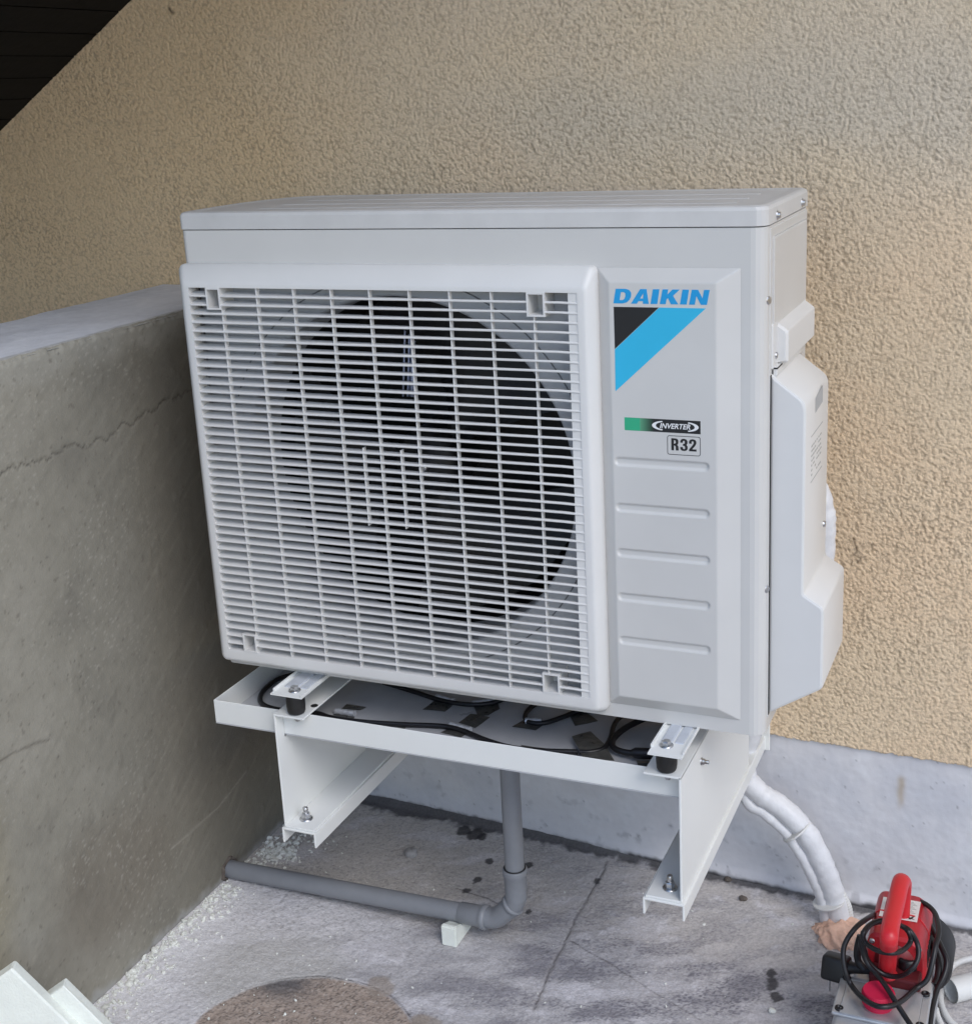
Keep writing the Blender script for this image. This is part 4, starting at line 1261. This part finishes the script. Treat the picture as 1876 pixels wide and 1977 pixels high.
kb.build('black_knob', M_CABLE, pump)
bq = on(*cr_pump(1430, 1620), 2, -0.425)
bf = MB()
bf.lathe([(0.006, 0), (0.006, 0.006), (0.0045, 0.006), (0.0045, 0.009), (0.007, 0.009), (0.007, 0.015), (0.005, 0.016), (0.005, 0.022), (0, 0.022)], (bq[0], bq[1]+0.008, -0.437), (0.05, -0.35, 0.93), 6, False)
bf.build('brass_fitting', M_BRASS, pump)
hd = MB()
hz = -0.290
hfoot = on(*cr_pump(1228, 1560), 1, 0.092)
bend = on(*cr_pump(1245, 1290), 2, hz-0.004)
mid1 = on(*cr_pump(1240, 1400), 1, 0.058)
back = on(*cr_pump(1332, 880), 2, hz+0.002)
hp0 = [hfoot, hfoot*0.5+mid1*0.5, mid1, on(*cr_pump(1242, 1340), 2, hz-0.022), bend, on(*cr_pump(1262, 1180), 2, hz), on(*cr_pump(1295, 1040), 2, hz), back]
tail = back + np.array([0.002, 0.020, -0.010]); tail2 = back + np.array([0.001, 0.030, -0.035]); tail3 = np.array([back[0], back[1]+0.032, -0.368])
pp = spline(hp0+[tail, tail2, tail3], 6)
hd.tube(pp, 0.0128, 18, flat=0.85)
hdo = hd.build('handle', M_REDP, pump)
fl_ = MB(); fl_.lathe([(0.0155, 0), (0.0155, 0.003), (0.013, 0.005)], tuple(np.array(hfoot)+np.array([0, 0, -0.004])), (0, 0, 1), 20)
fl_.build('handle_collar', M_REDP, hdo)
# power cord, coiled over the handle, with its plug
def P_(q, z):
    return on(*cr_pump(*q), 2, z)
cd_ = MB()
big_loop = [((1260, 1060), -0.46), ((1185, 1085), -0.42), ((1110, 1130), -0.36), ((1000, 1210), -0.345), ((915, 1330), -0.36), ((895, 1440), -0.375), ((915, 1560), -0.395), ((960, 1660), -0.412), ((1040, 1750), -0.405), ((1150, 1815), -0.394), ((1260, 1815), -0.394), ((1350, 1770), -0.404),
            ((1440, 1690), -0.415), ((1530, 1620), -0.405), ((1570, 1500), -0.385), ((1600, 1350), -0.365), ((1625, 1240), -0.36), ((1600, 1120), -0.362), ((1540, 1050), -0.365), ((1450, 1010), -0.37), ((1380, 1000), -0.375)]
cd_.tube(spline([P_(a, z) for a, z in big_loop], 6), 0.0040, 10)
in_loop = [((1300, 1200), -0.326), ((1200, 1165), -0.322), ((1110, 1190), -0.318), ((1050, 1260), -0.32), ((1065, 1330), -0.335), ((1150, 1390), -0.335), ((1260, 1412), -0.328), ((1350, 1390), -0.335), ((1410, 1320), -0.335), ((1385, 1240), -0.32), ((1310, 1190), -0.330),
           ((1270, 1178), -0.332), ((1200, 1170), -0.330), ((1100, 1200), -0.326), ((1045, 1290), -0.335), ((1060, 1400), -0.36), ((1100, 1490), -0.38), ((1200, 1570), -0.395), ((1310, 1590), -0.392), ((1410, 1540), -0.37), ((1465, 1450), -0.355), ((1460, 1340), -0.34), ((1400, 1240), -0.32), ((1320, 1195), -0.330)]
cd_.tube(spline([P_(a, z) for a, z in in_loop], 6), 0.0038, 10)
tail_ = [((1050, 1250), -0.33), ((1035, 1350), -0.35), ((1075, 1480), -0.375), ((1150, 1570), -0.385), ((1210, 1650), -0.388), ((1280, 1760), -0.395), ((1350, 1870), -0.405), ((1410, 1960), -0.412), ((1480, 2060), -0.42)]
cd_.tube(spline([P_(a, z) for a, z in tail_], 6), 0.0040, 10)
right_ = [((1520, 1130), -0.40), ((1590, 1260), -0.40), ((1650, 1380), -0.405), ((1685, 1480), -0.415), ((1660, 1590), -0.43), ((1610, 1690), -0.44), ((1575, 1820), -0.45), ((1555, 1960), -0.46), ((1540, 2060), -0.47)]
cd_.tube(spline([P_(a, z) for a, z in right_], 6), 0.0042, 10)
r2_ = [((1545, 1290), -0.42), ((1600, 1400), -0.42), ((1625, 1500), -0.425), ((1615, 1600), -0.435), ((1590, 1660), -0.44)]
cd_.tube(spline([P_(a, z) for a, z in r2_], 6), 0.0058, 10)
side_w = [((1030, 1280), -0.36), ((1005, 1380), -0.38), ((1010, 1470), -0.40), ((1060, 1540), -0.41)]
cd_.tube(spline([P_(a, z) for a, z in side_w], 6), 0.0056, 10)
cord = cd_.build('power_cord', M_CABLE, pump)
pg = MB()
pa, pb_ = P_((1120, 1545), -0.415), P_((800, 1500), -0.425)
dv = (pb_-pa); L = np.linalg.norm(dv); dv = dv/L
pg.tube([pa, pa+dv*L*0.45, pa+dv*L*0.62, pa+dv*L*0.72], [0.006, 0.0085, 0.012, 0.0145], 14)
hb = pa+dv*L*0.86
rotm = Matrix.Translation(Vector(hb)) @ Matrix.Rotation(math.atan2(dv[1], dv[0]), 4, 'Z') @ Matrix.Rotation(R(18), 4, 'X')
pg.rbox(-0.0200, 0.0200, -0.0165, 0.0165, -0.022, 0.016, 0.006, 3, rotm)
pl_o = smooth_by_angle(pg.build('plug', M_BLACK, cord), 40)
pn = MB()
for dx_ in (-0.0095, 0.0095):
    c = Vector(hb)+Vector((dx_*0.95, dx_*0.25-0.004, -0.022))
    pn.tube([c, c+Vector((0, -0.002, -0.019))], 0.0022, 8)
pn.build('plug_pin', M_ZINC, cord)

# ================================================================== LOOSE THINGS
# white trunking offcut and hoses at the right edge
a = on_floor(*cr_pump(1715, 1700), 0.020); b = on_floor(*cr_pump(2100, 1600), 0.020)
tr = MB()
tr.tube([a, a*0.5+b*0.5, b], 0.0195, 24, caps=False)
tr.tube([a, a*0.5+b*0.5, b], 0.0178, 24, caps=False)
tag(tr.build('pipe_offcut', M_CONDUIT), 'white plastic pipe offcut lying beside the red pump', 'pipe')
hs = MB()
hs.tube(spline([on_floor(*cr_pump(*q), l) for q, l in (((1690, 1600), 0.012), ((1705, 1545), 0.015), ((1750, 1495), 0.02), ((1830, 1465), 0.022), ((1930, 1450), 0.02), ((2050, 1450), 0.012))], 6), 0.0052, 10)
hs.tube(spline([on_floor(*cr_pump(*q), 0.006) for q in ((1660, 1650), (1640, 1720), (1640, 1790), (1665, 1860), (1710, 1930), (1780, 1990))], 6), 0.0052, 10)
hs.tube(spline([on_floor(*cr_pump(*q), 0.012) for q in ((1600, 1840), (1615, 1900), (1640, 1960), (1680, 2050))], 6), 0.0052, 10)
tag(hs.build('white_hose', M_CONDUIT), 'thin white hose coiled on the floor behind the pump', 'hose')
# two pale foam blocks in the lower left corner
def foam_block(peak, thick, tilt, yaw, label, xp):
    P = on(peak[0], peak[1], 0, xp)
    size = (P[2]-floor_z(xp)+0.001)/(math.sin(R(tilt))+math.cos(R(tilt)))
    mb = MB()
    M_ = Matrix.Translation(Vector(P)) @ Matrix.Rotation(R(yaw), 4, 'Z') @ Matrix.Rotation(R(tilt), 4, 'Y')
    mb.rbox(0, size, 0, thick, -size, 0, 0.003, 3, M_)
    rn_ = random.Random(int(peak[0]))
    mb.v = [(x+0.0012*(rn_.random()-0.5), y+0.0012*(rn_.random()-0.5), z+0.0012*(rn_.random()-0.5)) for x, y, z in mb.v]
    o = mb.build('foam_block', M_STYRO)
    tag(o, label, 'foam block', 'pale foam blocks in the lower left corner')
    return o
foam_block((23, 1870), 0.020, 57, 28, 'larger pale foam block leaning in the corner of the picture', -0.045)
foam_block((122, 1904), 0.020, 57, 28, 'smaller pale foam block leaning nearest the rubble by the parapet', 0.000)

def stone(p, sx, sy, sz, seed, material):
    rn = random.Random(seed)
    mb = MB()
    bm = bmesh.new()
    bmesh.ops.create_icosphere(bm, subdivisions=2, radius=1)
    for w in bm.verts:
        f = 1+0.30*(rn.random()-0.5)
        w.co = Vector((w.co.x*sx*f, w.co.y*sy*f, w.co.z*sz*f))
    bm.verts.index_update()
    mb.add([Vector(p)+w.co for w in bm.verts], [[w.index for w in q.verts] for q in bm.faces])
    bm.free()
    return mb
q = on_floor(*cr_left(1204, 1172), 0.004)
dm = MB(); dm.lathe([(0, 0.007), (0.0095, 0.0068), (0.0125, 0.004), (0.0135, 0.0), (0.0125, -0.004)], tuple(q), n=14)
for i, v in enumerate(dm.v):
    dm.v[i] = (v[0]+0.0012*math.sin(i*2.1), v[1]+0.0012*math.cos(i*1.7), v[2])
tag(dm.build('mortar_lump', M_STONE), 'flat round grey lump of mortar on the floor behind the pipe', 'stone')
for p, sz, lab in (((135, 995), 0.0078, 'brown pebble by the right bracket below the white plinth'), ((20, 850), 0.0075, 'dark stone chip close to the tar strip at the wall')):
    q = on_floor(*cr_pump(*p), 0.003)
    tag(stone(q, sz, sz*0.8, sz*0.6, hash(p) & 255, M_DARKSTONE).build('pebble', M_DARKSTONE), lab, 'stone')
q = on_floor(*cr_pump(355, 1850), 0.003)
tag(stone(q, 0.0065, 0.005, 0.004, 5, M_CHIP).build('pebble', M_CHIP), 'white chip lying alone on the dark floor left of the pump', 'stone')

# rubble crumbs along the foot of the parapet: nobody could count them
rn = random.Random(12)
rub = MB()
ico = bmesh.new(); bmesh.ops.create_icosphere(ico, subdivisions=1, radius=1); ico.verts.index_update()
iv = [w.co.copy() for w in ico.verts]; iff = [[w.index for w in f.verts] for f in ico.faces]; ico.free()
def crumb(x, y, s):
    e = [s*(0.6+0.8*rn.random()), s*(0.6+0.8*rn.random()), s*(0.4+0.5*rn.random())]
    rz = Matrix.Rotation(rn.random()*6.28, 3, 'Z') @ Matrix.Rotation(rn.random()*1.5, 3, 'X')
    z = floor_z(x)+e[2]*0.5
    rub.add([Vector((x, y, z)) + rz @ Vector((w.x*e[0]*(0.7+0.6*rn.random()), w.y*e[1]*(0.7+0.6*rn.random()), w.z*e[2])) for w in iv], iff)
for k in range(620):
    y = -0.34+0.66*rn.random()
    d = abs(rn.gauss(0, 0.035))
    if y > 0.14 and rn.random() < 0.3:
        d += 0.02
    if 0.10 < y < 0.145:
        continue
    crumb(PXF+0.006+d, y, 0.0012+0.0045*rn.random()**3)
for k in range(260):
    crumb(PXF+0.004+abs(rn.gauss(0, 0.014)), -0.34+0.45*rn.random(), 0.0016+0.0055*rn.random()**2.5)
for k in range(150):                           # heap at the bracket foot
    q = on_floor(*cr_left(480+rn.gauss(0, 55), 1175+rn.gauss(0, 32)))
    crumb(q[0], q[1], 0.0018+0.0058*rn.random()**2)
for k in range(26):
    q = on_floor(*cr_left(640+rn.gauss(0, 120), 1160+rn.gauss(0, 60)))
    crumb(q[0], q[1], 0.0012+0.004*rn.random()**2)
for k in range(70):
    q = on_floor(rn.uniform(200, 700), rn.uniform(1800, 1970))
    if q[0] > PXF+0.01:
        crumb(q[0], q[1], 0.0010+0.0024*rn.random()**3)
for k in range(90):
    q = on_floor(rn.uniform(700, 1876), rn.uniform(1640, 1970))
    if q[1] < YW-0.02:
        crumb(q[0], q[1], 0.0008+0.0020*rn.random()**3)
tag(rub.build('rubble', M_CHIP), 'pale rubble crumbs along the foot of the parapet', kind='stuff')
